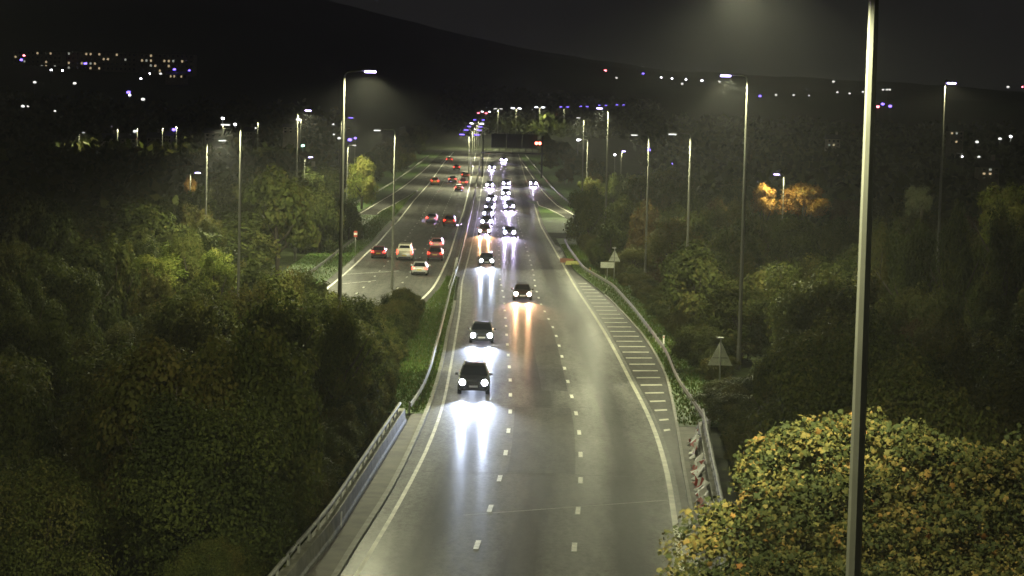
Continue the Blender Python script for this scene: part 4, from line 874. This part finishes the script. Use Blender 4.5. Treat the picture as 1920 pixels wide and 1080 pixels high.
    q = MB(); q.box((0, -.0, gc + .28), (.52, .06, .11)); P.append(('front_plate', q.mesh('front_plate'), 'pw', None))
    q = MB(); q.box((0, L + .01, b - .32 if kind != 'van' else .62), (.52, .04, .11)); P.append(('rear_plate', q.mesh('rear_plate'), 'py', None))
    if kind == 'suv':
        for sx in (-1, 1): q = MB(); q.tube([(sx * wt * .86, y1 + .25, zt + .0), (sx * wt * .86, y1 + .4, zt + .07), (sx * wt * .86, y2 - .3, zt + .07), (sx * wt * .86, y2 - .15, zt + .0)], .022, 6); P.append(('roof_rail', q.mesh('roof_rail'), 'rim', None))
    PARTS[kind] = P; return P
PAINT = {}
def paint(c):
    if c not in PAINT: PAINT[c] = mat('car_paint', c, .32, metal=.25, coat=.6)
    return PAINT[c]
HEAD_H = .66
def car(kind, label, x, y, heading, col, oncoming, warm=False, brake=False, beams=2, power=1.0, group=None):
    s = SHAPES[kind]; t = tag(empty('van' if kind == 'van' else 'car', (x, y, zr(y) + .01), heading), label, 'van' if kind == 'van' else 'car', group)
    pitch = math.atan((zr(y + 2) - zr(y - 2)) / 4); t.rotation_euler = (pitch if math.cos(heading) > 0 else -pitch, 0, heading)
    mp = dict(paint=paint(col), glass=M_glass, head=(G_headw if warm else (G_head if y < 330 else G_head_far)), tail=(G_brake if brake else G_tail), tyre=M_tyre, rim=M_rim, black=M_black, pw=M_plate_w, py=M_plate_y)
    last = {}; c0 = s['L'] / 2
    for nm, me, mk, par in car_parts(kind):
        o = link(nm, me, mp[mk], last[par] if par else t); last[nm] = o
        if not par: o.location = (0, -c0, 0)
    hc = (1.0, .52, .26) if warm else ((.64, .74, 1.0) if y < 330 else (.74, .64, 1.0))
    for sx in ((-1, 1) if beams == 2 else ((0,) if beams == 1 else ())):
        spot('headlight_beam', t, (sx * s['W'] * .35, -c0 - .24, s['hood'][1] - .16), BEAM_W * power * (1 if beams == 2 else 2), math.radians(34), 1.0, hc, .09, (math.radians(90 + .5), 0, math.pi))
    return t
def place(px, py):
    p = gp(px, py); return p[0], p[1]
K = (.012, .012, .014)
onc = [
 ('suv', 'black car with roof rails leading the inbound traffic, nearest in view', 887, 742, K, 0, 2), ('hatch', 'dark grey car with white headlights, second of the inbound lane', 902, 645, (.06, .065, .07), 0, 2),
 ('hatch', 'car with warm headlights alone in the middle inbound lane', 979, 564, (.05, .03, .03), 1, 2), ('hatch', 'dark car with headlights mirrored on wet road by the white barrier end', 912, 499, (.03, .03, .04), 0, 2),
 ('saloon', 'dark car in the middle inbound lane beside the pink lit car', 955, 444, (.02, .02, .025), 0, 2), ('hatch', 'car with pinkish headlights at the near end of the inbound queue', 908, 441, (.2, .04, .04), 1, 2),
 ('hatch', 'car second from the near end of the inbound queue', 912, 423, (.1, .1, .1), 0, 1), ('suv', 'car third from the near end of the inbound queue', 915, 409, (.15, .15, .16), 0, 1), ('hatch', 'car fourth from the near end of the inbound queue', 917, 396, (.05, .05, .08), 0, 1),
 ('hatch', 'car fifth from the near end of the inbound queue', 921, 380, (.2, .2, .2), 0, 1), ('suv', 'car nearest in the pair of middle lane cars before the gantry', 955, 395, K, 0, 1), ('hatch', 'middle lane car between two others before the gantry', 948, 368, (.1, .1, .12), 0, 1),
 ('hatch', 'inner lane car under the gantry beside a middle lane car', 918, 352, (.1, .1, .1), 0, 1), ('hatch', 'middle lane car just under the gantry', 949, 349, (.05, .05, .06), 0, 1), ('saloon', 'car alone at the start of the right exit slip', 1000, 349, (.04, .04, .05), 0, 1),
 ('hatch', 'inner lane car just beyond the gantry', 922, 318, (.1, .1, .1), 0, 1), ('hatch', 'middle lane car just beyond the gantry', 944, 304, (.1, .1, .1), 0, 1)]
for k_, lb, px, py, c, w, bm in onc:
    x, y = place(px, py); fnx = E_L; th = math.atan2(float(E_L(y + 6)) - float(E_L(y - 6)), 12) * .6
    car(k_, lb, x, y + SHAPES[k_]['L'] / 2, -th, c, True, warm=bool(w), beams=bm, power=1.0 if y < 420 else .8)
for px, lb in ((966, 'left of two far cars seen through the gantry'), (987, 'right of two far cars seen through the gantry')):
    p = at(px, 285, 930); car('hatch', lb, p[0], 930, 0, (.1, .1, .1), True, beams=1, power=.8)
outb = [
 ('hatch', 'white hatchback with dark rear window, last of the outbound cars', 786, 517, (.62, .62, .6), 0), ('suv', 'dark red car with lit tail lights directly ahead of the white hatchback', 815, 490, (.12, .02, .02), 0), ('hatch', 'pale red car just ahead of the dark red car', 818, 468, (.5, .22, .2), 1),
 ('van', 'pale beige van behind the hooked lamp column', 758, 489, (.48, .45, .34), 0), ('hatch', 'dark red car by the left edge line beside the van', 709, 485, (.14, .02, .025), 1), ('suv', 'orange red car in the outbound lanes left of the central barrier', 842, 425, (.3, .05, .02), 0),
 ('saloon', 'silver car with dark roof ahead of the van', 809, 418, (.3, .32, .34), 1), ('hatch', 'outbound car alone behind the far cluster', 860, 359, (.1, .04, .03), 1), ('hatch', 'outbound car of the far cluster next to the central barrier', 868, 348, (.15, .03, .04), 1),
 ('saloon', 'outbound car at the left of the far cluster', 848, 342, (.2, .2, .22), 1), ('suv', 'outbound car at the front of the far cluster', 872, 335, (.15, .06, .02), 0), ('suv', 'outbound car joining from the left slip road', 815, 347, (.25, .08, .03), 0),
 ('hatch', 'outbound car second from the front', 856, 319, (.12, .04, .03), 1), ('hatch', 'foremost red lit outbound car before the bend', 842, 304, (.15, .04, .03), 1)]
for k_, lb, px, py, c, br in outb:
    x, y = place(px, py); th = math.atan2(float(LE_R(y + 8)) - float(LE_R(y - 8)), 16)
    car(k_, lb, x, y + SHAPES[k_]['L'] / 2, math.pi - th, c, False, brake=bool(br), beams=1 if y < 420 else 0, power=.12)

# ------------------------------------------------------------------ night haze
if HAZE:
    hz = MB(); hz.box((0, 3000, 215), (5200, 6500, 500)); M = bpy.data.materials.new('haze'); M.use_nodes = True; nt = M.node_tree; nt.nodes.clear()
    v_ = nt.nodes.new('ShaderNodeVolumePrincipled'); v_.inputs['Color'].default_value = (.95, .96, 1, 1); v_.inputs['Density'].default_value = HAZE; v_.inputs['Anisotropy'].default_value = .3
    o_ = nt.nodes.new('ShaderNodeOutputMaterial'); nt.links.new(v_.outputs[0], o_.inputs['Volume']); o = hz.build('haze', M); o['kind'] = 'stuff'; o['label'] = 'thin night haze over the road and town'; o['category'] = 'haze'
